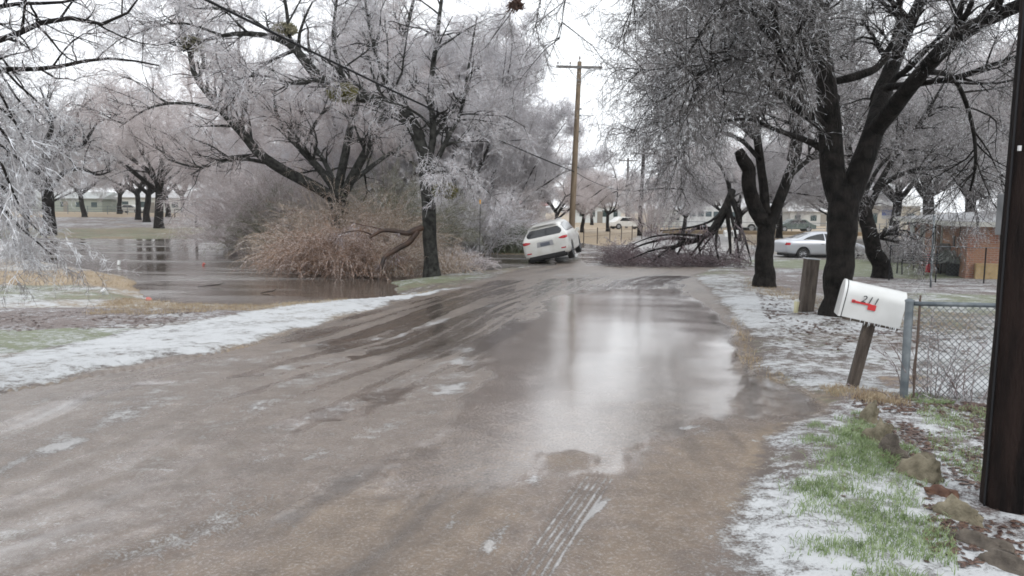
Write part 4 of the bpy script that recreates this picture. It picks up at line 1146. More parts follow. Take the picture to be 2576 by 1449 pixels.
for s in (1, -1):
    skin_patch(cb, 'rear_side_window', M_glass, [(-1.40, .985), (-1.0, 1.16), (-.5, 1.29), (-.18, 1.33), (-.18, .975)], 'x', s, car, n=16)
    skin_patch(cb, 'front_side_window', M_glass, [(-.12, .975), (-.12, 1.33), (.4, 1.27), (1.1, .975)], 'x', s, car, n=16)
    skin_patch(cb, 'taillight', M_red, [(-2.235, .74), (-2.235, .88), (-2.0, .86), (-2.02, .74)], 'x', s, car, off=.008)
    m = MB(); m.box((s * .93, .72, .98), (.15, .10, .11)); m.build('wing_mirror', M_silver, car, bevel=.02)
    m = MB()
    m.box((s * .884, -.15, .62), (.006, .012, .5)); m.build('door_seam', M_trimg, car)
    for y in (-.32, .62):
        m = MB(); m.box((s * .884, y, .80), (.03, .16, .025)); m.build('door_handle', M_trimg, car)
skin_patch(cb, 'rear_window', M_glass, [(-.58, 1.07), (-.48, 1.33), (.48, 1.33), (.58, 1.07)], 'y', -1, car)
m = MB(); m.box((0, 0, .22), (1.45, 4.0, .12)); m.build('underbody', M_black, car)
dC = 41.5
cC = P(2062, 652, dC)
car.matrix_world = Matrix.Translation(Vector((cC[0], dC, cC[2] + 0.02))) @ Matrix.Rotation(rad(-84), 4, 'Z')
CAR_Z = cC[2]

# far parked cars: smaller views, fewer parts
def far_car(name, label, paint, loc, rot, L=4.5, Wd=1.8, H=1.45, pick=False, group=None):
    t = thing(name, label, 'car' if not pick else 'pickup', loc, (0, 0, rot), group)
    m = MB()
    if not pick: prof = [(-L/2, .35), (-L/2, .85), (-L/2+.5, .95), (-L*.22, H), (L*.12, H), (L*.28, .98), (L/2-.2, .8), (L/2, .55), (L/2, .3)]
    else: prof = [(-L/2, .4), (-L/2, 1.05), (-L*.08, 1.05), (-L*.06, H), (L*.14, H), (L*.26, 1.08), (L/2-.1, .98), (L/2, .6), (L/2, .4)]
    m.prism(prof, -Wd/2, Wd/2, 'x'); m.build('body', paint, t, bevel=.06)
    for s in (1, -1):
        m = MB()
        if not pick: m.prism([(-L*.27, .98), (-L*.2, H-.1), (L*.10, H-.1), (L*.22, .98)], s*Wd/2-.02, s*Wd/2+.012, 'x')
        else: m.prism([(-L*.04, 1.1), (-L*.035, H-.1), (L*.12, H-.1), (L*.2, 1.1)], s*Wd/2-.02, s*Wd/2+.012, 'x')
        m.build('side_window', M_glass, t)
        for y in (-L*.3, L*.31):
            m = MB(); m.tube([(s*(Wd/2-.2), y, .34), (s*(Wd/2+.03), y, .34)], .34, 20); m.tube([(s*(Wd/2+.02), y, .34), (s*(Wd/2+.05), y, .34)], .2, 12, mi=1); m.build('wheel', [M_tyre, M_rim], t)
    return t
p = place(1577, d=95); far_car('parked_car', 'white car parked beyond the tan field, beside the straight dark tree trunk', M_carwhite, (p[0], p[1], p[2]), rad(-75))
p = place(2000, d=92); far_car('parked_car', 'grey green car beyond the pale field, seen over the silver car roof', mat('green_grey_paint', (.09, .12, .11), .3), tuple(p), rad(90))
p = place(700 / 2576 * 0 + 330, d=140); far_car('parked_car', 'small pale car by the houses across the park', mat('pale_car_paint', (.5, .5, .47), .3), tuple(p), rad(-95))

# ------------------------------------------------------------------ long white bus
def bus(u, d):
    p = place(u, d=d); t = thing('bus', 'long white bus parked beyond the fallen bough', 'bus', tuple(p), (0, 0, rad(-88)))
    L, Wd, H = 8.4, 2.4, 2.75
    m = MB(); m.prism([(-L/2, .5), (-L/2, H-.15), (-L/2+.2, H), (L/2-1.5, H), (L/2-1.25, H-.2), (L/2-.95, 1.55), (L/2-.1, 1.35), (L/2, .9), (L/2, .5)], -Wd/2, Wd/2, 'x'); m.build('body', M_white, t, bevel=.12)
    for s in (1, -1):
        for k in range(7):
            m = MB(); y = -L/2 + .75 + k * .86; m.box((s*Wd/2, y, 1.95), (.03, .66, .55)); m.build('window', mat('bus_glass', (.10, .13, .14), .2) if k == 0 and s == 1 else bpy.data.materials['bus_glass'], t, bevel=.01)
        for y in (-L*.27, L*.36):
            m = MB(); m.tube([(s*(Wd/2-.25), y, .48), (s*(Wd/2+.02), y, .48)], .48, 24); m.tube([(s*(Wd/2+.015), y, .48), (s*(Wd/2+.04), y, .48)], .26, 14, mi=1); m.build('wheel', [M_tyre, M_rim], t)
    m = MB(); m.box((0, -.6, H+.02), (Wd-.2, L-2.4, .05)); m.build('roof_ice', mat('roof_ice', (.75, .77, .8), .4), t, bevel=.02)
    return t
bus(1815, 88)

# ------------------------------------------------------------------ utility poles
def utility_pole(name, label, base, H, r, arm_z, arm_w, mt, rot, lean=(0, 0), pegs=True, group=None, braces=True):
    t = thing(name, label, 'utility pole', tuple(base), (lean[1], lean[0], rot), group)
    m = MB(); m.tube([(0, 0, -.5), (0, 0, H * .5), (0, 0, H)], [r * 1.05, r * .9, r * .68], 16); m.build('pole', mt, t, smooth=True, auto=50)
    if arm_w:
        m = MB(); m.box((0, -r * .9, arm_z), (arm_w, .1, .13)); m.build('crossarm', mat('grey_crossarm', rough=.8, noise=(9, (.10, .095, .09), (.2, .19, .18))) if 'grey_crossarm' not in bpy.data.materials else bpy.data.materials['grey_crossarm'], t, bevel=.008)
        if braces:
            for s in (1, -1):
                m = MB(); m.tube([(s * arm_w * .24, -r - .05, arm_z - .06), (s * .03, -r - .02, arm_z - .75)], .014, 6); m.build('brace', M_galv, t)
        for x in (-.47, -.2, .47):
            m = MB(); m.tube([(x * arm_w, -r * .9, arm_z + .06), (x * arm_w, -r * .9, arm_z + .14), (x * arm_w, -r * .9, arm_z + .17), (x * arm_w, -r * .9, arm_z + .26)], [.015, .02, .05, .035], 10); m.build('insulator', mat('brown_glaze', (.12, .10, .09), .3) if 'brown_glaze' not in bpy.data.materials else bpy.data.materials['brown_glaze'], t)
    m = MB(); m.tube([(0, 0, H), (0, 0, H + .12), (0, 0, H + .15), (0, 0, H + .28)], [.02, .02, .055, .03], 10); m.build('insulator', bpy.data.materials['brown_glaze'] if 'brown_glaze' in bpy.data.materials else M_galv, t)
    if pegs:
        for k, z in enumerate((arm_z - 2.2, arm_z - 2.55, arm_z - 3.4, H * .45)):
            m = MB(); m.box((r * .75 + .05, -.03, z), (.12, .06, .07)); m.build('bracket', M_galv, t)
    return t
dP = 44.0
bP = P(1436, 600, dP); bP[2] = gz(bP[0], dP)
topP = P(1458, 155, dP)
HP = topP[2] - bP[2]
armz = P(1457, 170, dP)[2] - bP[2]
pole1 = utility_pole('utility_pole', 'tall brown timber pole with one crossarm, standing right behind the stranded white car', bP, HP, .17, armz, 2.45, M_polebrown, rad(-6), lean=(math.atan2(topP[0] - bP[0], HP), 0))
b2 = place(1610, d=72); t2 = P(1620, 372, 72)
pole2 = utility_pole('utility_pole', 'dark pole further along the road, just left of the icy side road', b2, t2[2] - b2[2], .20, t2[2] - b2[2] - .5, 2.3, M_poledark, rad(-6), lean=(math.atan2(t2[0] - b2[0], t2[2] - b2[2]), 0), pegs=False)
b3 = place(1577, d=100); t3 = P(1581, 398, 100)
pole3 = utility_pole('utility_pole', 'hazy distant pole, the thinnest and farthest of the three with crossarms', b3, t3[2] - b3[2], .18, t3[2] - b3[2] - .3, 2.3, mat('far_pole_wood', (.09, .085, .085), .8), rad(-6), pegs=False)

# big dark pole at the right edge with the meter box
bR = G(2543, 1290)
rp = thing('utility_pole', 'thick black pole at the picture edge, close to the chain link fence', 'utility pole', tuple(bR))
rng = np.random.default_rng(3)
zz = np.linspace(-.4, 9.5, 60); rr_ = np.interp(zz, [-.4, .15, 9.5], [.168, .160, .115])
Vp, Fp = tubes(np.stack([rng.normal(0, .0015, 60), rng.normal(0, .0015, 60), zz], -1)[None], rr_[None], 40)
Vp[:, :2] *= 1 + (rng.random(len(Vp))[:, None] - .5) * .014
np_mesh('pole', Vp, Fp, M_poledark, rp)
m = MB(); m.tube([(-.17, -.02, -.1), (-.165, -.02, 1.0), (-.13, -.02, 9)], .006, 6); m.build('ground_wire', M_wire, rp)
m = MB(); m.box((-.150, -.06, 2.07), (.014, .014, .028)); m.build('staple', mat('pale_tag', (.55, .55, .55), .5), rp)
mbx = P(2540, 540, bR[1] + .10)
mt_ = thing('meter_box', 'grey meter box with a dark face fixed to the far side of the black pole', 'meter box', tuple(mbx))
m = MB(); m.box((0.03, .0, 0), (.16, .10, .235)); m.build('box', mat('meter_grey', (.12, .125, .13), .5, noise=(9, (.09, .095, .10), (.16, .165, .17))), mt_, bevel=.008)
m = MB(); m.box((0.035, -.052, .01), (.125, .012, .18)); m.build('cover', mat('meter_face', (.10, .105, .11), .4), mt_, bevel=.004)
m = MB(); m.box((0.03, -.0, -.13), (.11, .08, .035)); m.tube([(.03, 0, -.14), (.06, 0, -.2), (.10, .0, -.26)], .018, 10); m.build('conduit', M_black, mt_, bevel=.004)

# wires
def wire(name, label, a, b, sag, r, m, group=None, ext=0):
    a = np.array(a, float); b = np.array(b, float); pts = []
    for k in range(49):
        t = k / 48; p = a * (1 - t) + b * t; p[2] -= sag * 4 * t * (1 - t); pts.append(tuple(p))
    mb = MB(); mb.tube(pts, r, 6); o = mb.build(name, m, None, smooth=True)
    return tag(o, label, 'cable', group)
Zp = lambda v: P(1450, v, dP)
wa = P(1446, 432, dP)
wire('telephone_cable', 'thick black cable sagging across the left treetops down to the brown pole', P(-420, -470, 9), wa, .2, .027, M_wire)
wg = 'thin power lines strung between the poles'
armL = P(1410, 172, dP); armR = P(1510, 172, dP); armT = P(1459, 150, dP)
for (e, s, lab) in ((armL, (200, -420, 14), 'thin power line ending at the left tip of the crossarm'), (armT, (500, -420, 14), 'thin power line running to the top of the brown pole'), (armR, (850, -420, 14), 'thin power line ending at the crossarm tip nearer the road')):
    wire('power_line', lab, P(*s), e, .4, .007, M_icewire, wg)
w2 = P(1601, 385, 72); w3 = P(1640, 385, 72)
wire('power_line', 'thin line from the brown pole crossarm on to the dark pole', armR, w3, .5, .008, M_icewire, wg)
wire('power_line', 'thin line from the left crossarm tip on to the dark pole', armL, w2, .5, .008, M_icewire, wg)
wire('telephone_cable', 'lower cable hanging from the brown pole on to the dark pole', wa, P(1617, 470, 72), .6, .018, M_wire)
wire('power_line', 'faint line from the dark pole to the hazy distant one', P(1612, 385, 72), P(1575, 405, 100), .5, .012, M_icewire, wg)

# ------------------------------------------------------------------ mailbox and posts
pb = G(2141, 982); dM = pb[1]
sc_ = FPX / dM
mbx = thing('mailbox', 'white mailbox with a red flag on a tilted wooden post', 'mailbox')
tilt = rad(11.0)
# local frame: X along the box to the right in view, Z up the post
rt = P(2165, 806, dM + .02)
Lb = 0.1745 * dM / 2 * .97; Hb = 0.1745 * 0 + 95 / sc_ * 1.02
phl = math.hypot(rt[0] - pb[0], rt[2] - pb[2])
HLb, WLb, LLb = Hb * .93, Hb * .72, 143 / sc_
post = MB(); post.box((0, 0, phl / 2 - .1), (.102, .09, phl + .18)); 
po = post.build('post', M_wood, mbx, bevel=.006)
x0 = - 80 / sc_; x1 = x0 + LLb
def dome(x0, x1, w, h, n=18):
    pr = [(-w / 2, 0)]
    for k in range(n + 1):
        q = math.pi - math.pi * k / n; pr.append((w / 2 * math.cos(q), h - w / 2 + w / 2 * math.sin(q)))
    pr.append((w / 2, 0)); return pr
m = MB(); m.prism(dome(0, 0, WLb, HLb), x0 + .02, x1, 'x')
m.v = [(x, y, z + phl + .012) for x, y, z in m.v]
bo = m.build('box', M_white, mbx, smooth=True, auto=30)
m = MB(); m.prism(dome(0, 0, WLb * 1.05, HLb * 1.03), x0 - .012, x0 + .012, 'x'); m.v = [(x, y, z + phl + .008) for x, y, z in m.v]; m.build('door', M_white, mbx, smooth=True, auto=30)
m = MB(); m.prism(dome(0, 0, WLb * 1.035, HLb * 1.018), x0 + .013, x0 + .021, 'x'); m.v = [(x, y, z + phl + .010) for x, y, z in m.v]; m.build('seam', M_black, mbx, smooth=True, auto=30)
m = MB(); m.box(((x0 + x1) / 2 + .02, 0, phl + .0), (LLb * .9, WLb * .9, .022)); m.build('base_board', M_wood, mbx)
yf = -WLb / 2
fz = phl + HLb * .50
m = MB(); m.box((x0 + .092, yf - .006, fz + .005), (.03, .012, .03)); m.box((x0 + .165, yf - .010, fz + .003), (.17, .006, .020)); m.box((x0 + .262, yf - .010, fz - .018), (.072, .007, .055)); m.build('flag', M_signred, mbx, bevel=.002)
m = MB(); m.tube([(x0 + .095, yf - .018, fz + .005), (x0 + .095, yf + .01, fz + .005)], .008, 10); m.build('rivet', mat('dull_rivet', (.18, .03, .04), .5), mbx)
cu = bpy.data.curves.new('house_number', 'FONT'); cu.body = '211'; cu.size = .096; cu.extrude = .0008; cu.shear = 0.25; cu.space_character = 1.12
no = bpy.data.objects.new('house_number', cu); COL.objects.link(no)
dg = bpy.context.evaluated_depsgraph_get(); nm = bpy.data.meshes.new_from_object(no.evaluated_get(dg)); bpy.data.objects.remove(no)
nm.materials.clear(); nm.materials.append(M_ink)
no = bpy.data.objects.new('house_number', nm); COL.objects.link(no); no.parent = mbx
no.location = (x0 + .15, yf - .0155, phl + HLb * .54); no.rotation_euler = (rad(90), 0, rad(0))
ic = MB(); rg = np.random.default_rng(4)
for k in range(16):
    x = x0 + .02 + (x1 - x0 - .04) * rg.random(); l_ = rg.uniform(.015, .05); ic.tube([(x, yf + .004, phl + .012), (x, yf + .004, phl + .012 - l_)], [.004, .001], 5)
M_icicle = mat('clear_ice', (.75, .78, .8), .08, coat=.5)
ic.build('icicles', M_icicle, mbx)
mbx.matrix_world = Matrix.Translation(Vector(pb)) @ Matrix.Rotation(rad(-15), 4, 'Z') @ Matrix.Rotation(tilt, 4, 'Y')

bp_ = G(2026, 788); tp_ = P(2042, 652, bp_[1])
t = thing('wooden_post', 'bare square wooden post standing between the two forked trees', 'post', tuple(bp_), (0, math.atan2(tp_[0] - bp_[0], tp_[2] - bp_[2]), rad(0)))
hh = tp_[2] - bp_[2]; wd = 31 * bp_[1] / FPX
m = MB(); m.box((0, 0, hh / 2 - .1), (wd, wd, hh + .2)); m.build('post', M_wood, t, bevel=.008)
m = MB(); m.box((0, 0, hh + .012), (wd * 1.06, wd * 1.06, .02)); m.build('ice_cap', mat('ice_cap', (.5, .52, .54), .2), t, bevel=.006)
for (u, v, lab, h, c) in ((2001, 790, 'short pale stake in the frosted grass left of the bare post', .24, (.55, .52, .33)),):
    b_ = G(u, v); t = thing('marker_stake', lab, 'stake', tuple(b_))
    m = MB(); m.tube([(0, 0, -.1), (0.01, 0, h * .5), (0.015, 0, h)], [.045, .04, .05], 10); m.build('stake', mat('pale_stake', c, .6), t, smooth=True)
    m = MB(); m.tube([(0.015, 0, h), (0.015, 0, h + .04)], [.055, .03], 10); m.build('cap', mat('stake_cap', (.6, .6, .55), .5), t)
yb = place(1208, d=30); ym = P(1208, 508, 30)
t = thing('road_marker', 'small yellow reflector on a thin dark rod among the pale trees', 'marker', (ym[0], 30, yb[2]))
m = MB(); m.tube([(0, 0, -.2), (0, 0, ym[2] - yb[2])], .012, 6); m.build('rod', M_black, t)
m = MB(); m.box((0, -.02, ym[2] - yb[2]), (.05, .02, .15)); m.build('reflector', mat('amber', (.9, .45, .02), .3), t, bevel=.005)

# far white mailbox seen through the fallen bough
fb = G(1838, 636)
t = thing('mailbox', 'far pale mailbox on a white post beyond the fallen bough', 'mailbox', tuple(fb))
m = MB(); m.box((0, 0, .45), (.28, .28, .95), taper=.8); m.build('post', mat('pale_post', (.55, .53, .5), .6), t, bevel=.02)
m = MB(); m.prism(dome(0, 0, .36, .38), -.42, .36, 'x'); m.v = [(x, y, z + .9) for x, y, z in m.v]; m.build('box', M_white, t, smooth=True, auto=30)
m = MB(); m.box((.0, -.2, 1.06), (.05, .02, .22)); m.build('flag', M_black, t)

# ------------------------------------------------------------------ chain link fence by the mailbox
f0 = G(2272, 1013); f0b = np.array([f0[0], f0[1], 0])
dirf = np.array([1.0, -0.10, 0]); dirf /= np.linalg.norm(dirf)
Hf = (1013 - 752) / FPX * f0[1]
fence = thing('chain_link_fence', 'low chain link fence with a grey tube post, to the right of the white mailbox', 'fence', tuple(f0), (0, 0, math.atan2(dirf[1], dirf[0])))
m = MB(); m.tube([(0, 0, -.3), (0, 0, Hf)], .036, 16); m.tube([(0, 0, Hf), (0, 0, Hf + .015), (0, 0, Hf + .03)], [.042, .04, .015], 16); m.build('post', M_galv, fence, smooth=True, auto=40)
m = MB(); m.tube([(2.6, 0, -.3), (2.6, 0, Hf)], .03, 12); m.build('post', M_galv, fence, smooth=True, auto=40)
m = MB(); m.tube([(0, 0, Hf - .015), (2.6, 0, Hf - .015), (5, 0, Hf - .015)], .021, 10); m.build('top_rail', M_galv, fence, smooth=True)
m = MB(); m.tube([(.085, .0, .02), (.088, 0, Hf + .03)], .009, 6); m.tube([(.10, .01, .0), (.07, .0, .3), (.1, .01, .6), (.09, 0, Hf + .06)], .008, 6); m.build('tension_bar', mat('rusty_bar', (.10, .07, .055), .7), fence)
# woven mesh
cell = .062; zs = []; PL = []
Lf = 3.4; hm = Hf - .03
for k in range(int((Lf + hm) / cell) + 1):
    for sgn in (1, -1):
        xs = k * cell - (hm if sgn > 0 else 0)
        xa, za = xs, 0.03; xb, zb = xs + hm, hm
        if sgn < 0: xa, xb = xs + 0, xs - hm
        # clip to 0.09..Lf
        def at(x): return za + (zb - za) * (x - xa) / (xb - xa)
        lo, hi = min(xa, xb), max(xa, xb); c0, c1 = max(lo, .09), min(hi, Lf)
        if c1 - c0 < .02: continue
        p0 = (c0, sgn * .002, at(c0)); p1 = (c1, sgn * .002, at(c1)); PL.append([p0, ((p0[0] + p1[0]) / 2, 0, (p0[2] + p1[2]) / 2), p1])
PL = np.array(PL, float)
V_, F_ = tubes(PL, np.full(PL.shape[:2], .0030), 4)
np_mesh('wire_mesh', V_, F_, mat('dull_wire', (.16, .17, .175), .5), fence)

# ------------------------------------------------------------------ yard fence, bench and clutter
M_blackmetal = mat('black_wet_metal', (.018, .019, .02), .35)
bb = G(2316, 690); scb = bb[1] / FPX
t = thing('garden_bench', 'black metal garden bench in front of the brick house', 'bench', tuple(bb), (0, 0, rad(180 - 8)))
wB = 104 * scb
m = MB(); 
for k in range(4): m.box((0, -.16 + k * .12, .42), (wB, .09, .025))
m.build('seat', M_blackmetal, t)
m = MB()
for k in range(4): m.box((0, .28 + k * .02, .52 + k * .085), (wB, .022, .06))
m.build('backrest', M_blackmetal, t)
for x in (-wB / 2, wB / 2):
    m = MB(); m.tube([(x, -.22, 0), (x, -.2, .42), (x, -.2, .62), (x, .28, .66)], .028, 8); m.tube([(x, .34, 0), (x, .26, .42), (x, .36, .88)], .026, 8); m.build('side_frame', M_blackmetal, t)
m = MB(); m.tube([(0, -.2, 0), (0, -.18, .41)], .02, 8); m.tube([(0, .3, 0), (0, .28, .41)], .02, 8); m.build('leg', M_blackmetal, t)
c = P(2343, 643, bb[1] + .6)
t2_ = thing('folding_chair', 'dark upright chair behind the black garden bench', 'chair', (*P(2322, 640, bb[1] + 1.5)[:2], gz(0, bb[1] + 1.5)), (0, 0, rad(25)))
m = MB(); m.box((0, 0, .45), (.5, .5, .05)); m.build('seat', M_blackmetal, t2_, bevel=.01)
m = MB(); m.box((0, .24, .82), (.5, .05, .7)); m.build('backrest', M_blackmetal, t2_, bevel=.02)
for x in (-.22, .22):
    for y in (-.22, .22): m = MB(); m.tube([(x, y, 0), (x, y, .45)], .018, 6); m.build('leg', M_blackmetal, t2_)
sb_ = np.array(t.location) if False else None
q = P(2342, 652, bb[1] + .9)
t3_ = thing('petrol_can', 'bright red can standing behind the black bench', 'can', (q[0], q[1], gz(q[0], q[1])))
m = MB(); m.box((0, 0, .38), (.30, .22, .76), taper=.85); m.build('body', mat('red_plastic', (.55, .02, .04), .4), t3_, bevel=.04)
m = MB(); m.tube([(-.06, 0, .76), (-.06, 0, .84), (.08, 0, .84), (.08, 0, .76)], .02, 8); m.build('handle', bpy.data.materials['red_plastic'], t3_)
q = P(2372, 665, bb[1] + .8)
t4_ = thing('covered_grill', 'grey covered barbecue grill beside the bench end', 'grill', (q[0], q[1], gz(q[0], q[1])))
m = MB(); m.box((0, 0, .45), (.85, .55, .9), taper=.92); m.tube([(-.36, 0, .9), (.36, 0, .9)], .24, 16); m.build('cover', mat('grey_tarp', rough=.6, noise=(4, (.16, .17, .165), (.30, .31, .30))), t4_, bevel=.05)
for x in (-.36, .36): m = MB(); m.tube([(x - .02, -.3, .12), (x + .02, -.3, .12)], .12, 14); m.build('wheel', M_tyre, t4_)
q = G(2402, 694)
t5_ = thing('potted_yucca', 'ice bent yucca in a black tub against the house corner', 'plant', tuple(q))
m = MB(); m.tube([(0, 0, 0), (0, 0, .45)], [.26, .34], 18); m.build('tub', M_black, t5_)
rg = np.random.default_rng(8); LP = []
for k in range(110):
    a = rg.random() * 6.28; L_ = rg.uniform(.4, .8); up = rg.uniform(.1, .5)
    LP.append([(0, 0, .42), (math.cos(a) * L_ * .5, math.sin(a) * L_ * .5, .45 + up), (math.cos(a) * L_, math.sin(a) * L_, .35 + up * .6)])
LP = np.array(LP); V_, F_ = tubes(LP, np.tile([.02, .018, .004], (110, 1)), 4); np_mesh('leaves', V_, F_, mat('icy_leaf', rough=.3, noise=(6, (.10, .12, .09), (.45, .48, .46))), t5_)
q = G(2341, 722); tq = P(2350, 545, q[1])
t = thing('metal_pole', 'thin grey metal pole in the yard in front of the brick house', 'pole', tuple(q), (0, math.atan2(tq[0] - q[0], tq[2] - q[2]), 0))
m = MB(); m.tube([(0, 0, -.2), (0, 0, tq[2] - q[2])], .028, 10); m.build('pole', M_galv, t, smooth=True)
m = MB(); m.tube([(0, 0, tq[2] - q[2]), (0, 0, tq[2] - q[2] + .04)], [.04, .02], 10); m.build('cap', M_galv, t)
# yard chain link run
ya = G(2236, 705); yb_ = G(2600, 716)
t = thing('chain_link_fence', 'faint chain link fence across the lawn between the leaning tree and the house', 'fence', tuple(ya), (0, 0, math.atan2(yb_[1] - ya[1], yb_[0] - ya[0])))
LL = math.hypot(yb_[0] - ya[0], yb_[1] - ya[1]); hy = 1.15
for k in range(4):
    m = MB(); m.tube([(LL * k / 3, 0, -.2), (LL * k / 3, 0, hy)], .022, 8); m.build('post', M_wire, t)
m = MB(); m.tube([(0, 0, hy), (LL, 0, hy)], .012, 6); m.build('top_rail', M_galv, t)
PLs = []; cell = .12
for k in range(int((LL + hy) / cell)):
    for sgn in (1, -1):
        xs = k * cell - (hy if sgn > 0 else 0); xa, xb = (xs, xs + hy) if sgn > 0 else (xs, xs - hy)
        c0, c1 = max(min(xa, xb), 0), min(max(xa, xb), LL)
        if c1 - c0 < .03: continue
        f = lambda x: hy * (x - xa) / (xb - xa)
        PLs.append([(c0, 0, f(c0)), ((c0 + c1) / 2, 0, f((c0 + c1) / 2)), (c1, 0, f(c1))])
PLs = np.array(PLs); V_, F_ = tubes(PLs, np.full(PLs.shape[:2], .0018), 3); np_mesh('wire_mesh', V_, F_, M_galv, t)

# ------------------------------------------------------------------ brick house
def brick_mat():
    m = mat('red_brick', rough=.8); n = m.node_tree.nodes; l = m.node_tree.links; p = n['Principled BSDF']
    tc = n.new('ShaderNodeTexCoord'); sp = n.new('ShaderNodeSeparateXYZ'); l.new(tc.outputs['Object'], sp.inputs[0])
    ad = n.new('ShaderNodeMath'); ad.operation = 'ADD'; l.new(sp.outputs[0], ad.inputs[0]); l.new(sp.outputs[1], ad.inputs[1])
    cb_ = n.new('ShaderNodeCombineXYZ'); l.new(ad.outputs[0], cb_.inputs[0]); l.new(sp.outputs[2], cb_.inputs[1])
    b = n.new('ShaderNodeTexBrick'); b.inputs['Scale'].default_value = 1; b.inputs['Brick Width'].default_value = .21; b.inputs['Row Height'].default_value = .075; b.inputs['Mortar Size'].default_value = .010
    b.inputs['Color1'].default_value = (.33, .12, .07, 1); b.inputs['Color2'].default_value = (.20, .085, .06, 1); b.inputs['Mortar'].default_value = (.30, .26, .22, 1)
    l.new(cb_.outputs[0], b.inputs['Vector'])
    nz = n.new('ShaderNodeTexNoise'); nz.inputs['Scale'].default_value = 1.1; nz.inputs['Detail'].default_value = 5; l.new(tc.outputs['Object'], nz.inputs['Vector'])
    r = n.new('ShaderNodeValToRGB'); r.color_ramp.elements[0].position = .4; r.color_ramp.elements[1].position = .62; l.new(nz.outputs['Fac'], r.inputs[0])
    mx_ = n.new('ShaderNodeMix'); mx_.data_type = 'RGBA'; mx_.inputs[7].default_value = (.30, .17, .105, 1); l.new(r.outputs[0], mx_.inputs[0]); l.new(b.outputs[0], mx_.inputs[6]); l.new(mx_.outputs[2], p.inputs['Base Color'])
    return m
M_brick = brick_mat()
M_roofice = mat('ice_covered_roof', rough=.5, noise=(2.5, (.22, .22, .23), (.46, .47, .485), 6), bump=(12, .3))
M_trim = mat('pale_trim', (.48, .48, .44), .6)
M_hglass = mat('house_glass', (.035, .06, .06), .15)
hA = G(2428, 700); ang = math.atan2(3.8, 12)
zH = gz(hA[0], hA[1]) - .05
house = thing('brick_house', 'low red brick house with an icy roof and small windows', 'house', (hA[0], hA[1], zH), (0, 0, -ang))
EH = P(2428, 556, hA[1])[2] - zH; LH = 12.5; WH = 9.0
m = MB()
# local: +Y runs away along the left wall (x=0), +X runs along the near wall
m.box((WH / 2, LH / 2, EH / 2 - .1), (WH, LH, EH + .2)); m.build('wall', M_brick, house)
m = MB(); o_ = .55; rz_ = EH + .5
v = [(-o_, -o_, EH), (WH + o_, -o_, EH), (WH + o_, LH + o_, EH), (-o_, LH + o_, EH), (WH / 2, 3.6, rz_), (WH / 2, LH - 3.6, rz_)]
v2 = [(x, y, z - .16) for x, y, z in v[:4]]
m.add(v + v2, [(0, 1, 4), (1, 2, 5, 4), (2, 3, 5), (3, 0, 4, 5), (0, 6, 7, 1), (1, 7, 8, 2), (2, 8, 9, 3), (3, 9, 6, 0), (6, 9, 8, 7)]); m.build('roof', M_roofice, house)
m = MB(); m.box((-o_ - .02, LH / 2, EH - .1), (.05, LH + 2 * o_, .16)); m.box((WH / 2, -o_ - .02, EH - .1), (WH + 2 * o_, .05, .16)); m.build('fascia', M_trim, house)
def hwin(y, z, w_, h_, left=True):
    f = thing('window', None, None); f.parent = house
    m = MB()
    for dy, dz, a, b in ((0, h_ / 2 + .03, w_ + .12, .06), (0, -h_ / 2 - .04, w_ + .16, .08), (-w_ / 2 - .03, 0, .06, h_), (w_ / 2 + .03, 0, .06, h_), (0, 0, .035, h_)):
        m.box((-.02, y + dy, z + dz), (.07, a, b))
    m.build('frame', M_trim, f)
    m = MB(); m.box((-.004, y, z), (.02, w_, h_)); m.build('pane', M_hglass, f)
hwin(8.3, 1.25, .9, .85); hwin(4.9, 1.30, 1.4, 1.0)
m = MB(); m.box((-.03, 10.9, 1.0), (.07, .95, 2.0)); m.box((-.06, 10.6, 1.0), (.05, .06, .06), mi=1); m.build('door', [mat('pale_door', (.55, .6, .58), .5), M_black], house, bevel=.01)
m = MB(); m.box((-.48, 2.4, EH / 2 - .06), (.13, .13, EH - .1)); m.build('porch_post', mat('brown_post', (.17, .11, .075), .7), house, bevel=.01)
m = MB(); m.box((-.10, 1.6, EH * .62), (.05, .18, .4)); m.build('downpipe', mat('dark_pipe', (.05, .045, .04), .5), house)
m = MB(); m.box((1.35, -.10, .28), (2.2, .2, .62)); m.build('foundation_ledge', mat('buff_stone', rough=.8, noise=(5, (.30, .21, .10), (.42, .31, .17)), bump=(15, .5)), house, bevel=.02)

# ------------------------------------------------------------------ far buildings
def far_house(label, u, d, L_, W_, H_, rot, wallc, roofc, nwin=4, name='house', roof_h=1.2, door=True, wz=None):
    p = place(u, d=d); t = thing(name, label, 'building', (p[0], p[1], p[2] - .1), (0, 0, rot))
    wm = mat('far_wall', wallc, .8); rm = mat('far_roof', rough=.6, noise=(1.5, tuple(c * .8 for c in roofc), roofc))
    m = MB(); m.box((0, 0, H_ / 2), (L_, W_, H_)); m.build('wall', wm, t)
    m = MB(); m.prism([(-W_ / 2 - .4, H_ - .02), (0, H_ + roof_h), (W_ / 2 + .4, H_ - .02), (W_ / 2 + .4, H_ - .14), (-W_ / 2 - .4, H_ - .14)], -L_ / 2 - .4, L_ / 2 + .4, 'x'); m.build('roof', rm, t)
    for k in range(nwin):
        x = -L_ / 2 + L_ * (k + .5) / nwin; m = MB(); m.box((x, -W_ / 2 - .005, H_ * .55), (L_ / nwin * .38, .05, H_ * .35)); m.build('window', M_hglass, t)
    if door: m = MB(); m.box((L_ * .03, -W_ / 2 - .01, 1.0), (.9, .06, 2.0)); m.build('door', mat('far_door', (.25, .23, .2), .7), t)
    return t
far_house('white building with dark openings beyond the tan field, behind the brown pole', 1497, 135, 7.5, 7, 3.0, rad(4), (.62, .66, .66), (.72, .73, .75), 4, roof_h=1.4)
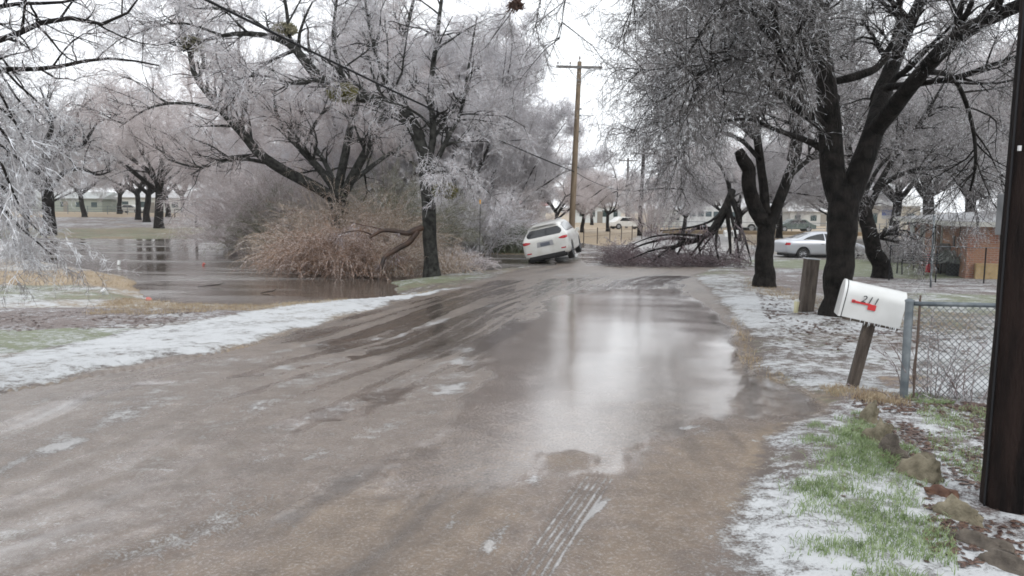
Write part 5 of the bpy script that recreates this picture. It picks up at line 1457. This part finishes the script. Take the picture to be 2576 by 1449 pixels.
far_house('pale house with a faded red roof edge behind the pale trees', 1268, 128, 13, 8, 2.9, 0, (.55, .55, .54), (.34, .13, .12), 5, roof_h=.7)
far_house('long low white roofed building behind the white bus', 1745, 125, 13, 9, 2.6, rad(-3), (.50, .52, .50), (.78, .8, .82), 6, roof_h=1.3)
far_house('pale house across the park behind the row of four trunks', 405, 150, 12, 9, 2.9, 0, (.58, .60, .57), (.5, .5, .5), 4)
far_house('small pale outbuilding across the park', 322, 158, 5, 5, 2.5, 0, (.50, .52, .50), (.45, .46, .46), 2)
far_house('greenish house across the park behind the gnarled tree', 190, 150, 14, 8, 2.6, 0, (.30, .33, .29), (.40, .42, .41), 5)
far_house('grey blue house just clear of the grey thicket', 560, 150, 12, 8, 2.8, 0, (.45, .49, .52), (.5, .5, .52), 4)
far_house('pale tan house behind the leaning tree', 2215, 95, 6.0, 8, 3.3, rad(-6), (.40, .37, .31), (.62, .62, .6), 3)
far_house('pale shed behind the nearest dark trunk', 2050, 130, 10, 6, 2.5, 0, (.45, .45, .43), (.6, .6, .6), 4)
# row of white pumps under the far trees
grp = 'row of white posts beyond the road'
for k, u in enumerate((1650, 1668, 1688, 1705, 1722)):
    p = place(u, d=104); t = thing('fuel_pump', 'white cabinet in the far row left of the white bus', 'pump', tuple(p), group=grp)
    m = MB(); m.box((0, 0, .9), (.55, .5, 1.8)); m.build('cabinet', M_white, t, bevel=.06)
    m = MB(); m.box((0, -.26, 1.2), (.35, .03, .4)); m.build('screen', M_hglass, t)
# blue and white sign
p = place(2233, d=75); t = thing('sign', 'small blue and white sign on a post behind the leaning tree', 'sign', tuple(p), (0, 0, rad(-20)))
m = MB(); m.tube([(0, 0, -.2), (0, 0, 1.7)], .04, 8); m.build('post', M_galv, t)
m = MB(); m.box((0, -.05, 2.2), (.9, .05, .8)); m.box((0, -.08, 1.95), (.86, .02, .26), mi=1); m.build('panel', [mat('sign_blue', (.08, .14, .42), .5), M_white], t)
# tan bank / low wall along the far road
def rail_fence(label, a, b, n, h, mt, name='rail_fence', rails=(.5, .95), pr=.05, rr2=.03):
    a = np.array(a); b = np.array(b); t = thing(name, label, 'fence', tuple(a), (0, 0, math.atan2(b[1] - a[1], b[0] - a[0]))); L_ = math.hypot(b[1] - a[1], b[0] - a[0])
    for k in range(n + 1): m = MB(); m.tube([(L_ * k / n, 0, -.2), (L_ * k / n, 0, h)], pr, 6); m.build('post', mt, t)
    for z in rails: m = MB(); m.tube([(0, 0, h * z), (L_, 0, h * z)], rr2, 6); m.build('rail', mt, t)
    return t
rail_fence('grey rail fence along the far edge of the pale field', place(1640, d=84), place(2260, d=84), 14, 1.2, M_galv, rr2=.035)
rail_fence('grey fence along the far side of the park', place(20, d=125), place(620, d=125), 12, 1.3, M_galv, rails=(.3, .6, .95), rr2=.03)
rail_fence('dark pipe gate beside the grey thicket', G(440, 548), G(494, 548), 2, 1.2, M_wire, name='pipe_gate', rails=(.95,), pr=.06, rr2=.06)
gp = G(494, 572); t = thing('gate_post', 'thick dark post at the edge of the grey thicket', 'post', tuple(gp))
m = MB(); m.tube([(0, 0, -.2), (0, 0, 2.2)], .12, 10); m.build('post', M_bark, t); m = MB(); m.tube([(0, 0, 2.2), (0, 0, 2.28)], [.14, .06], 10); m.build('cap', M_bark, t)
rail_fence('thin wire fence in the tan field behind the stranded car', place(1470, d=52), place(1640, d=66), 6, 1.1, M_wood, rails=(.5, .9), pr=.035, rr2=.008)
m = MB(); pa = place(1640, d=80); pb2 = place(2250, d=80)
m.box(((pa[0] + pb2[0]) / 2, 80, gz(10, 80) + .12), (pb2[0] - pa[0], .5, .5)); o = m.build('retaining_kerb', mat('tan_block', rough=.9, noise=(1.2, (.22, .16, .10), (.33, .26, .17))), None, bevel=.05)
tag(o, 'long low tan block kerb below the white bus', 'kerb')
# ------------------------------------------------------------------ fallen bough across the road
M_tw_fall = twig_mat('wet_reddish_twigs', (0.045, 0.024, 0.025), (0.13, 0.082, 0.085), (0.26, 0.22, 0.24), coat=.15)
FD = G(1700, 668)[1]
fb0 = np.array([*P(1800, 640, FD)[:2], gz(5, FD)])
def FL(rows): return px_limb(rows)
f_limbs = [
    FL([(1842, 480, FD + 1.5, .13), (1828, 515, FD + 1.1, .125), (1808, 550, FD + .7, .12), (1785, 585, FD + .3, .11), (1755, 603, FD, .10), (1720, 612, FD, .085), (1690, 625, FD - .2, .06), (1655, 648, FD - .4, .04), (1630, 668, FD - .5, .02)]),
    FL([(1835, 500, FD + 1, .09), (1830, 540, FD + .9, .08), (1835, 590, FD + .5, .06), (1838, 640, FD, .04)]),
    FL([(1745, 606, FD, .07), (1700, 598, FD + .3, .05), (1650, 606, FD + .5, .04), (1600, 622, FD + .5, .03), (1560, 645, FD + .3, .012)]),
    FL([(1790, 575, FD + .3, .07), (1750, 575, FD + .6, .05), (1715, 600, FD + .6, .035), (1690, 640, FD + .3, .02)]),
    FL([(1800, 560, FD + .5, .06), (1770, 600, FD - .3, .045), (1740, 640, FD - .6, .03), (1720, 665, FD - .8, .015)]),
    FL([(1835, 490, FD + 1, .07), (1860, 560, FD + .8, .05), (1880, 620, FD + .3, .035), (1890, 660, FD, .015)]),
    FL([(1720, 612, FD, .05), (1705, 640, FD + .2, .03), (1700, 668, FD + .2, .015)]),
    FL([(1755, 603, FD, .05), (1760, 630, FD - .3, .035), (1765, 665, FD - .5, .015)]),
    FL([(1690, 622, FD - .2, .04), (1640, 630, FD - .6, .03), (1590, 650, FD - .8, .02), (1555, 662, FD - .9, .01)]),
    FL([(1770, 595, FD, .05), (1700, 590, FD - .5, .035), (1640, 596, FD - .8, .025), (1590, 615, FD - 1, .012)]),
    FL([(1700, 618, FD, .04), (1660, 625, FD + .4, .03), (1610, 640, FD + .6, .018)]),
    FL([(1838, 500, FD + 1, .07), (1815, 560, FD + 1, .05), (1770, 620, FD + 1, .03), (1740, 660, FD + 1, .015)]),
    FL([(1835, 520, FD + .6, .06), (1850, 590, FD, .045), (1860, 650, FD - .5, .02)]),
    FL([(1820, 530, FD + .9, .06), (1780, 560, FD + .2, .04), (1720, 575, FD - .3, .028), (1660, 580, FD - .6, .012)]),
    FL([(1808, 555, FD + .6, .06), (1800, 610, FD + .1, .04), (1810, 660, FD - .4, .02)]),
]
rng = np.random.default_rng(41)
f_limbs = [[(p[0] - fb0[0], p[1] - fb0[1], p[2] - fb0[2], p[3] * 1.25) for p in l] for l in f_limbs]
fall = thing('fallen_bough', 'broken black bough collapsed across the road, its reddish twigs spread on the mud', 'bough', tuple(fb0))
Pn, Rn, V_, F_ = limb_tubes(f_limbs, 16, rng, .10, 9, .1)
np_mesh('limb', V_, F_, M_bark, fall)
(bV, bF), (tV, tF) = crown_from(Pn, Rn, rng, plen(Pn), 0.7, n=(2.4, 4, 4, 2), L=(.9, .55, .32, .18), droop=(.12, .15, .2, .2), tw=.006, up=-.2, t0=.25)
# brushwood lying on the ground all along the bough
Lw = []
for k in range(250):
    u = rng.uniform(1548, 1892); d = FD + rng.uniform(-1.6, 1.6); x = P(u, 640, d)[0]; z = gz(x, d) + rng.uniform(0, .25) * (1 if rng.random() < .8 else 2.2)
    a = rng.normal(math.pi, .9); el = rng.uniform(-.25, .45); L_ = rng.uniform(.6, 1.6)
    dv = np.array([math.cos(a) * math.cos(el), math.sin(a) * math.cos(el) * .7, math.sin(el)])
    Lw.append([(x, d, z), tuple(np.array([x, d, z]) + dv * L_ * .5 + [0, 0, .06]), tuple(np.array([x, d, z]) + dv * L_ + [0, 0, -.08])])
Lw = np.array(Lw) - fb0; Rw = np.tile([.014, .010, .005], (len(Lw), 1))
P2_, R2_ = grow(Lw, Rw, 9, .38, .8, .08, .22, 4, .05, rng, .3, .7, rmax=.007, rmin=.005)
P3_, R3_ = grow(P2_, R2_, 5, .16, .8, .1, .25, 3, .1, rng, .2, .8, rmax=.005, rmin=.004)
V_, F_ = join([(bV, bF), (tV, tF), tubes(Lw, Rw, 4), tubes(P2_, R2_, 3), tubes(P3_, R3_, 3)])
V_[:, 2] = np.maximum(V_[:, 2], base_z(V_[:, 0] + fb0[0], V_[:, 1] + fb0[1]) - fb0[2] + .01)
np_mesh('twigs', V_, F_, M_tw_fall, fall)

# broken limb hanging from the ditch trunk
bl = np.array(g1)
h_l = [px_limb([(1062, 572, D1 - .2, .10), (1045, 580, D1 - .3, .10), (1022, 588, D1 - .4, .085), (990, 580, D1 - .5, .07), (955, 583, D1 - .6, .06), (930, 598, D1 - .7, .045)]),
       px_limb([(1050, 582, D1 - .3, .09), (1030, 610, D1 - .4, .09), (995, 630, D1 - .5, .085), (970, 645, D1 - .6, .07), (960, 668, D1 - .7, .06), (957, 690, D1 - .7, .05)])]
h_l += [px_limb([(985, 582, D1 - .5, .03), (930, 570, D1 - .6, .02), (880, 560, D1 - .7, .012)]), px_limb([(940, 592, D1 - .6, .03), (900, 580, D1 - .8, .02), (850, 590, D1 - .9, .01)])]
hb = np.array(P(1060, 575, D1 - .2)); h_l = [[(p[0] - hb[0], p[1] - hb[1], p[2] - hb[2], p[3]) for p in l] for l in h_l]
rng = np.random.default_rng(44)
brk = thing('broken_limb', 'torn limb with an orange break hanging from the ditch trunk into the brown brush', 'limb', tuple(hb))
Pn, Rn, V_, F_ = limb_tubes(h_l, 16, rng, .22, 10, .16)
np_mesh('limb', V_, F_, mat('split_bark', rough=.6, noise=(2.6, (.015, .010, .009), (.07, .035, .02))), brk)
(bV, bF), (tV, tF) = crown_from(Pn, Rn, rng, plen(Pn), .7, n=(2, 4, 4, 2), L=(.5, .3, .2, .1), droop=(.2, .2, .3, .3), tw=.004, up=-.3)
V_, F_ = join([(bV, bF), (tV, tF)]); np_mesh('twigs', V_, F_, M_tw_brown, brk)
m = MB(); 
for k in range(9):
    a = rng.uniform(-.08, .08); b = rng.uniform(-.08, .08); m.tube([(-.12, a, b), (-.02 + rng.uniform(0, .10), a * .6, b * .8 + .02)], [.028, .004], 5)
m.build('torn_wood', mat('fresh_orange_wood', rough=.7, noise=(12, (.30, .12, .04), (.52, .26, .10))), brk)

# ------------------------------------------------------------------ brush and shrubs
def shrub(name, label, u, v, Wd, H, n, mt, seed, dp=None, droop=.35, tw=.006, spread=.7, sub=(7, 6), group=None, depth=None, up=.8, cat='shrub', lean=0):
    rng = np.random.default_rng(seed)
    b = G(u, v) if dp is None else place(u, d=dp)
    t = thing(name, label, cat, (b[0], b[1], b[2]), group=group)
    D_ = depth or Wd * .6
    x = rng.normal(0, Wd * .26, n); y = rng.normal(0, D_ * .3, n)
    a = rng.random(n) * 6.28; el = rng.uniform(up * .7, 1.5, n)
    hd_ = np.stack([np.cos(a) * np.cos(el) + x / Wd * spread * 1.2 + lean, np.sin(a) * np.cos(el), np.sin(el)], 1); hd_ = nrm(hd_)
    Hh = H * rng.uniform(.7, 1.25, n) * (1 - .35 * np.abs(x) / (Wd * .6 + .01)).clip(.4, 1)
    K = 7; O = np.empty((n, K, 3)); O[:, 0] = np.stack([x, y, np.full(n, -.05)], 1); dcur = hd_
    for k in range(1, K):
        O[:, k] = O[:, k - 1] + dcur * (Hh / (K - 1) * 1.15)[:, None]
        dcur = nrm(dcur + rng.normal(0, .10, (n, 3)) + np.stack([x / Wd * .25, y / D_ * .2, np.full(n, -droop * (k / K) * 1.2)], 1))
    R = np.tile(np.linspace(tw * 2.4, tw, K), (n, 1))
    P2, R2 = grow(O, R, sub[0], H * .28, .6, droop * .5, .2, 4, .2, rng, .4, .7, rmax=tw * 1.3, rmin=tw * .8)
    P3, R3 = grow(P2, R2, sub[1], H * .12, .7, droop * .6, .25, 3, .1, rng, .3, .8, rmax=tw, rmin=tw * .7, tip=.5)
    V1, F1 = tubes(O, R, 4); V2, F2 = join([tubes(P2, R2, 3), tubes(P3, R3, 3)])
    for V_ in (V1, V2): V_[:, 2] = np.maximum(V_[:, 2], -.12)
    np_mesh('stems', V1, F1, mt, t); np_mesh('twigs', V2, F2, mt, t)
    return t
M_straw = twig_mat('frosted_brown_grass', (.13, .065, .035), (.33, .21, .14), (.62, .53, .50), sc=1.3, coat=.2)
M_straw2 = twig_mat('frosted_tan_grass', (.22, .15, .095), (.44, .34, .255), (.68, .62, .59), sc=1.5, coat=.2)
M_green = twig_mat('iced_green_shrub', (.055, .075, .035), (.16, .18, .10), (.40, .43, .38), sc=1.4, coat=.3)
M_olive = twig_mat('iced_olive_shrub', (.12, .12, .06), (.24, .23, .15), (.48, .48, .44), sc=1.4, coat=.3)
gb = 'brown brush along the pond edge'
BD = dict(group=gb, sub=(5, 3), spread=.4)
shrub('brown_bush', 'tan brown bush at the pond end of the brush bank', 742, 674, 1.3, 1.9, 130, M_straw2, 51, droop=.6, **BD)
shrub('brown_bush', 'rust brown bush drooping into the water, left of the middle of the brush bank', 795, 684, 1.4, 2.0, 180, M_straw, 52, droop=.7, **BD)
shrub('brown_bush', 'rust brown bush in the middle of the brush bank', 855, 686, 1.5, 1.9, 180, M_straw, 53, droop=.7, **BD)
shrub('brown_bush', 'rust brown bush under the torn limb', 925, 688, 1.5, 1.6, 160, M_straw, 54, droop=.65, **BD)
shrub('brown_bush', 'pale tan bush rising above the torn limb', 955, 655, 2.1, 2.8, 210, M_straw2, 55, droop=.5, **BD)
shrub('brown_bush', 'pale tan bush behind the rust brown ones', 840, 655, 2.0, 3.1, 200, M_straw2, 56, droop=.5, **BD)
shrub('brown_bush', 'small tan bush hugging the ditch trunk', 1012, 690, 1.1, 1.2, 110, M_straw2, 57, droop=.5, **BD)
shrub('brown_bush', 'tan weeds right of the ditch trunk', 1130, 686, 1.1, 1.0, 70, M_straw2, 58, droop=.5, **BD)
shrub('brown_bush', 'tan weeds between the ditch trunk and the stranded car', 1185, 676, 1.1, .9, 60, M_tw_pink, 59, droop=.5, **BD)
shrub('green_shrub', 'olive shrub standing behind the torn limb', 985, 640, 2.6, 3.6, 200, M_olive, 60, droop=.15, tw=.008)
shrub('green_shrub', 'pale olive shrub at the left of the brush bank', 715, 640, 2.0, 2.6, 150, M_olive, 61, droop=.2, tw=.008)
shrub('green_shrub', 'dark green shrub beside the stranded car', 1262, 640, 2.6, 1.5, 260, M_green, 62, droop=.3, tw=.009)
shrub('green_shrub', 'low dark green shrub touching the bumper of the stranded car', 1300, 638, 1.6, 1.2, 170, M_green, 63, droop=.3, tw=.009)
gt = 'grey icy thicket at the pond edge'
for i, (u, v, W_, H_, mt_2, lab) in enumerate([
    (655, 632, 2.2, 3.0, M_tw_pink, 'grey pink thicket bush at the end of the bank nearest the park'), (690, 638, 2.6, 3.8, M_tw_pink, 'darker grey thicket bush second from the park end of the bank'),
    (735, 628, 3.0, 4.6, M_tw_pink, 'thicket bush behind the pale olive shrub'), (615, 620, 1.5, 1.9, M_tw_pink, 'low thicket bush reaching out towards the park lawn'),
    (640, 600, 3.0, 4.6, M_tw_pink, 'tall thicket bush behind the grey pink one'), (1160, 640, 3.0, 3.6, M_tw_frost, 'pale icy bush right of the ditch trunk'),
    (1225, 630, 3.0, 3.2, M_tw_pink, 'pinkish icy bush below the yellow marker'), (1120, 625, 3.6, 4.6, M_tw_frost, 'tall pale bush behind the ditch trunk'),
    (780, 615, 4.0, 4.4, M_tw_pink, 'grey thicket bush behind the base of the fanning limbs'), (1310, 608, 2.6, 2.6, M_tw_pink, 'pinkish bush behind the roof of the stranded car')]):
    shrub('icy_bush', lab, u, v, W_, H_, 170, mt_2, 70 + i, group=gt, droop=.22, tw=.0085, sub=(8, 6), spread=.5)
shrub('brown_bush', 'thin brown weeds at the road edge right of the stranded car', 1560, 648, 1.0, .9, 60, M_tw_brown, 85, droop=.3)
shrub('brown_bush', 'twiggy weeds growing through the foot of the chain link fence', 2345, 1010, .7, .75, 26, M_tw_brown, 86, droop=.1, tw=.0022, sub=(4, 2), depth=.2)
shrub('brown_bush', 'small dead stalks at the fence foot near the thick black pole', 2440, 1018, .5, .4, 22, M_tw_brown, 87, droop=.1, tw=.002, sub=(3, 2), depth=.2)
shrub('brown_bush', 'bare switches growing beside the dark far pole', 1640, 600, 1.6, 4.2, 60, M_tw_pink, 88, dp=70, droop=.0, tw=.010, up=1.1)
shrub('icy_bush', 'frosted bush against the far end of the brick house', 2243, 660, 1.6, 1.4, 90, M_tw_mid, 89, droop=.2, tw=.006)

# mistletoe and hanging clumps in the arching tree
rng = np.random.default_rng(91)
def mistletoe(label, u, v, d, r, mt):
    c = P(u, v, d); t = thing('mistletoe', label, 'mistletoe', tuple(c))
    n = 260; dr = nrm(rng.normal(0, 1, (n, 3))); dr[:, 0] *= 1.5; dr[:, 2] *= .8
    O = np.stack([dr * 0.05, dr * r * .5 + rng.normal(0, .02, (n, 3)), dr * r + rng.normal(0, .03, (n, 3))], 1)
    P2, R2 = grow(O, np.full((n, 3), .006), 7, .10 * min(1, r / .3 + .12), .8, .05, .3, 3, .3, rng, .1, 1, rmax=.016 * min(1, r / .3 + .15), rmin=.012 * min(1, r / .3 + .15), tip=.8)
    V_, F_ = tubes(O, np.full((n, 3), .006), 3); np_mesh('stems', V_, F_, mt, t)
    V_, F_ = tubes(P2, R2, 4); np_mesh('leaves', V_, F_, mt, t)
M_mist = mat('mistletoe_green', rough=.5, noise=(9, (.09, .09, .02), (.24, .22, .07)))
M_mist2 = mat('faded_mistletoe', rough=.5, noise=(9, (.16, .15, .08), (.36, .34, .24)))
mistletoe('yellow green mistletoe clump on the arching bough', 862, 234, D1 - .95, .30, M_mist)
mistletoe('faded mistletoe clump high on the arching bough', 716, 75, D1 - 1.3, .22, M_mist2)
mistletoe('faint mistletoe clump in the twigs left of the arching bough', 480, 110, D1 - 2, .2, M_mist2)
mistletoe('mistletoe sprig low on the ditch trunk', 1118, 480, D1 - .1, .26, M_mist)
mistletoe('clump of dead brown leaves at the outermost twig tips over the road', 1298, 12, 9.2, .025, mat('dead_leaf_brown', rough=.7, noise=(30, (.05, .028, .02), (.14, .08, .06))))

# ------------------------------------------------------------------ grass blades, leaves, stones, litter
def scatter_blades(name, polys, n, h, mt, seed, w_=.0022, lean=.5):
    rng = np.random.default_rng(seed); pts = []
    for poly, share in polys:
        W_ = polyW(poly); x0, y0 = W_.min(0); x1, y1 = W_.max(0); k = 0; need = int(n * share)
        X = rng.uniform(x0, x1, need * 6); Y = rng.uniform(y0, y1, need * 6)
        sd_ = sdist(X, Y, W_); ok = (sd_ > -.1) & (fbm(X, Y, 5.5, seed) + rng.random(len(X)) * .34 + np.clip(sd_, -.1, .15) * 1.0 > .72)
        pts.append(np.stack([X[ok], Y[ok]], 1)[:need])
    p = np.concatenate(pts); n = len(p)
    z = base_z(p[:, 0], p[:, 1]) + (fbm(p[:, 0], p[:, 1], .35, 3) - .5) * .10 * .3
    z = ground_h(p[:, 0], p[:, 1])
    a = rng.random(n) * 6.28; H_ = h * rng.uniform(.5, 1.4, n); ln = lean * rng.random(n)
    dv = np.stack([np.cos(a) * ln, np.sin(a) * ln, np.ones(n)], 1)
    b = np.stack([p[:, 0], p[:, 1], z - .005], 1)
    O = np.stack([b, b + dv * (H_ * .5)[:, None], b + (dv * [1.9, 1.9, .85]) * H_[:, None]], 1)
    V_, F_ = tubes(O, np.tile([w_, w_ * .8, w_ * .15], (n, 1)), 3)
    return tag(np_mesh(name, V_, F_, mt, None), kind='stuff', label=None)
# height of the finished ground mesh
_lr = np.log(rr)
def ground_h(x, y):
    r = np.hypot(x, y); a = np.degrees(np.arctan2(x, y))
    i = np.clip(np.searchsorted(rr, r) - 1, 0, NR - 2); j = np.clip(np.searchsorted(az, a) - 1, 0, NA - 2)
    fr = np.clip((r - rr[i]) / (rr[i + 1] - rr[i]), 0, 1); fa = np.clip((a - az[j]) / (az[j + 1] - az[j]), 0, 1)
    return (GZ[i, j] * (1 - fr) + GZ[i + 1, j] * fr) * (1 - fa) + (GZ[i, j + 1] * (1 - fr) + GZ[i + 1, j + 1] * fr) * fa
M_grass = mat('icy_green_grass', rough=.4, noise=(14, (.13, .20, .06), (.34, .42, .22)), coat=.3)
M_dry = mat('dry_tan_grass', rough=.6, noise=(10, (.24, .17, .10), (.50, .41, .28)))
o = scatter_blades('grass', [([(2060, 1090), (2190, 1055), (2260, 1140), (2340, 1240), (2350, 1449), (2360, 1600), (2130, 1600), (2110, 1449), (2040, 1280)], .72),
    ([(2330, 1040), (2470, 1040), (2470, 1240), (2400, 1200)], .12), ([(2290, 1000), (2400, 1015), (2400, 1030), (2290, 1022)], .05), ([(2000, 1150), (2090, 1110), (2140, 1449), (2000, 1449)], .05)], 10500, .042, M_grass, 201)
o['label'] = 'icy green grass tufts on the near verge'
o = scatter_blades('dry_grass', [([(-100, 682), (330, 690), (350, 722), (-100, 715)], .22), ([(330, 745), (650, 772), (1000, 745), (1100, 728), (1010, 742), (700, 785), (400, 800), (200, 800)], .4),
    ([(1850, 800), (1900, 900), (1960, 960), (1900, 930), (1860, 860)], .06), ([(2060, 985), (2260, 1005), (2260, 1040), (2100, 1010)], .06), ([(1880, 700), (2100, 760), (2450, 800), (2450, 850), (2100, 800), (1880, 730)], .26)], 16000, .055, M_dry, 202, w_=.003)
o['label'] = 'dry tan grass poking through the sleet'
def scatter_leaves(name, polys, n, size, mt, seed):
    rng = np.random.default_rng(seed); Vs = []; Fs = []
    for poly, share in polys:
        W_ = polyW(poly); x0, y0 = W_.min(0); x1, y1 = W_.max(0); X = rng.uniform(x0, x1, int(n * share * 8)); Y = rng.uniform(y0, y1, len(X))
        ok = (sdist(X, Y, W_) > 0) & (fbm(X, Y, 3.0, seed) + rng.random(len(X)) * .3 > .62); X = X[ok][:int(n * share)]; Y = Y[ok][:int(n * share)]
        Z = ground_h(X, Y)
        for x, y, z in zip(X, Y, Z):
            a = rng.random() * 6.28; s = size * rng.uniform(.6, 1.4); t1 = rng.uniform(-.5, .5); cu_ = rng.uniform(.1, .5)
            c, sn = math.cos(a), math.sin(a); q = []
            for lx, ly, lz in ((-1, 0, cu_), (-.3, .5, .1), (.5, .42, .15), (1, 0, cu_ * .8), (.5, -.45, .1), (-.3, -.5, .15), (0, 0, 0)):
                q.append((x + (lx * c - ly * sn) * s, y + (lx * sn + ly * c) * s, z + .004 + lz * s * .6 + abs(ly) * t1 * s * .3))
            o_ = len(Vs); Vs += q
            for i in range(6): Fs.append((o_ + 6, o_ + i, o_ + (i + 1) % 6))
    o = np_mesh(name, np.array(Vs), np.array(Fs), mt, None, smooth=False)
    sm = o.modifiers.new('thick', 'SOLIDIFY'); sm.thickness = .0015
    o['kind'] = 'stuff'; return o
M_leaf = mat('wet_brown_leaf', rough=.45, noise=(22, (.045, .022, .018), (.17, .10, .07)), coat=.3)
o = scatter_leaves('fallen_leaves', [([(2150, 1000), (2290, 1012), (2500, 1030), (2576, 1300), (2576, 1449), (2330, 1449), (2320, 1250), (2120, 1110), (2120, 1300)], .85), ([(2380, 1015), (2490, 1010), (2490, 1060), (2380, 1035)], .15)], 1900, .022, M_leaf, 210)
o['label'] = 'brown fallen leaves frozen into the sleet'
o = scatter_leaves('leaf_litter', [([(1900, 735), (2150, 800), (2480, 830), (2480, 900), (2100, 890), (1950, 880)], .7), ([(-50, 790), (500, 792), (400, 830), (-50, 840)], .3)], 1400, .035, M_leaf, 211)
o['label'] = 'scattered brown leaf litter on the frosted verge'

M_stone = mat('mossy_stone', rough=.85, noise=(8, (.10, .085, .055), (.27, .235, .165), 8), bump=(25, .8))
M_stone2 = mat('dark_stone', rough=.8, noise=(8, (.05, .04, .032), (.15, .125, .10), 8), bump=(25, .8))
def stone(label, u, v, w_, d_, h_, rz, tx, ty, seed, mt, sink=.3):
    import bmesh
    q = G(u, v); rng = np.random.default_rng(seed)
    bm = bmesh.new(); bmesh.ops.create_cube(bm, size=1); bmesh.ops.subdivide_edges(bm, edges=bm.edges, cuts=7, use_grid_fill=True)
    for v_ in bm.verts:
        c = v_.co; f = c.normalized() * .5; c[:] = c * .85 + f * .22; tp = 1 - max(c.z, 0) * .9; c.x *= tp; c.y *= tp
        n1 = vnoise(c.x + seed, c.y + c.z * 1.7, 3.1, seed) - .5; n2 = vnoise(c.z + seed * 2, c.x - c.y * 1.3, 7, seed) - .5
        c[:] = c * (1 + float(n1) * .55 + float(n2) * .35)
        c.x *= w_; c.y *= d_; c.z *= h_
    me = bpy.data.meshes.new('edging_stone'); bm.to_mesh(me); bm.free(); me.materials.append(mt)
    for p_ in me.polygons: p_.use_smooth = True
    o = bpy.data.objects.new('edging_stone', me); COL.objects.link(o)
    o.location = (q[0], q[1], q[2] + h_ * (.5 - sink)); o.rotation_euler = (tx, ty, rz)
    return tag(o, label, 'stone', 'edging stones along the verge')
stone('pale pointed edging stone, the one nearest the mailbox post', 2186, 1078, .07, .16, .27, rad(12), .1, .22, 1, M_stone)
stone('mossy upright edging stone with a rounded shoulder', 2208, 1130, .08, .19, .30, rad(18), .15, .25, 2, M_stone)
stone('dark slanting edging stone just behind the mossy upright one', 2240, 1165, .07, .20, .24, rad(22), -.25, .2, 3, M_stone2)
stone('broad tilted grey green edging stone', 2312, 1222, .10, .26, .26, rad(30), .3, .35, 4, M_stone)
stone('rust brown edging stone half covered by leaves', 2370, 1262, .12, .17, .13, rad(35), .2, .2, 5, mat('rusty_stone', rough=.85, noise=(8, (.06, .028, .02), (.20, .11, .07)), bump=(20, .7)))
stone('thin narrow edging stone in the sleet', 2408, 1322, .05, .26, .17, rad(26), .2, .25, 6, M_stone)
stone('long flat dark edging stone below the black pole', 2472, 1390, .08, .34, .12, rad(28), 0, .3, 7, M_stone2)
stone('dark low edging stone at the picture corner', 2540, 1448, .10, .26, .12, rad(38), 0, .3, 8, M_stone2)

def litter(name, label, u, v, s, mt, h=.12, onwater=False):
    q = G(u, v) if not onwater else None
    if onwater: x, y = Wp(u, v); q = (x, y, WATER_Z)
    else: q = (q[0], q[1], float(ground_h(np.array([q[0]]), np.array([q[1]]))[0]))
    m = MB(); m.tube([(0, 0, 0), (0, 0, h)], [s * .38, s * .5], 14); m.tube([(0, 0, h), (0, 0, h + .01)], [s * .54, s * .54], 14)
    o = m.build(name, mt, None, smooth=True, auto=30); o.location = tuple(q); o.rotation_euler = (.5, .4, u); return tag(o, label, 'cup')
litter('paper_cup', 'white cup standing in the flooded grass', 298, 668, .13, M_white, .18, True)
litter('plastic_cup', 'red cup lying in the frosted grass by the pond', 371, 755, .12, mat('faded_red', (.50, .14, .12), .5), .10)
litter('plastic_cup', 'faded red cup floating far out in the pond', 510, 668, .10, bpy.data.materials['faded_red'], .10, True)
litter('paper_cup', 'small white cup on the green frosted strip', 269, 742, .13, M_white, .14)
# pieces of drift wood in the pond
for k, (u, v, L_, lab) in enumerate(((530, 722, .35, 'dark stick floating near the pond bank'), (675, 738, .2, 'short dark stick floating beside the verge'))):
    x, y = Wp(u, v); m = MB(); m.tube([(-L_, 0, 0), (0, .05, .03), (L_ * .6, .02, .05), (L_, .1, .10)], [.006, .013, .013, .005], 8)
    o = m.build('floating_stick', M_bark, None, smooth=True); o.location = (x, y, WATER_Z + .01); o.rotation_euler = (0, 0, .15); tag(o, lab, 'stick')

# ------------------------------------------------------------------ damp winter air
m = MB(); m.box((0, 118, 19), (440, 260, 44.2)); hz = m.build('haze', None, None)
hm_ = bpy.data.materials.new('damp_air'); hm_.use_nodes = True; n_ = hm_.node_tree.nodes; n_.remove(n_['Principled BSDF'])
pv = n_.new('ShaderNodeVolumePrincipled'); pv.inputs['Density'].default_value = 0.0003; pv.inputs['Color'].default_value = (.93, .94, .96, 1); pv.inputs['Anisotropy'].default_value = 0.2
hm_.node_tree.links.new(pv.outputs[0], n_['Material Output'].inputs['Volume'])
hz.data.materials.clear(); hz.data.materials.append(hm_); tag(hz, 'pale damp air', kind='stuff')
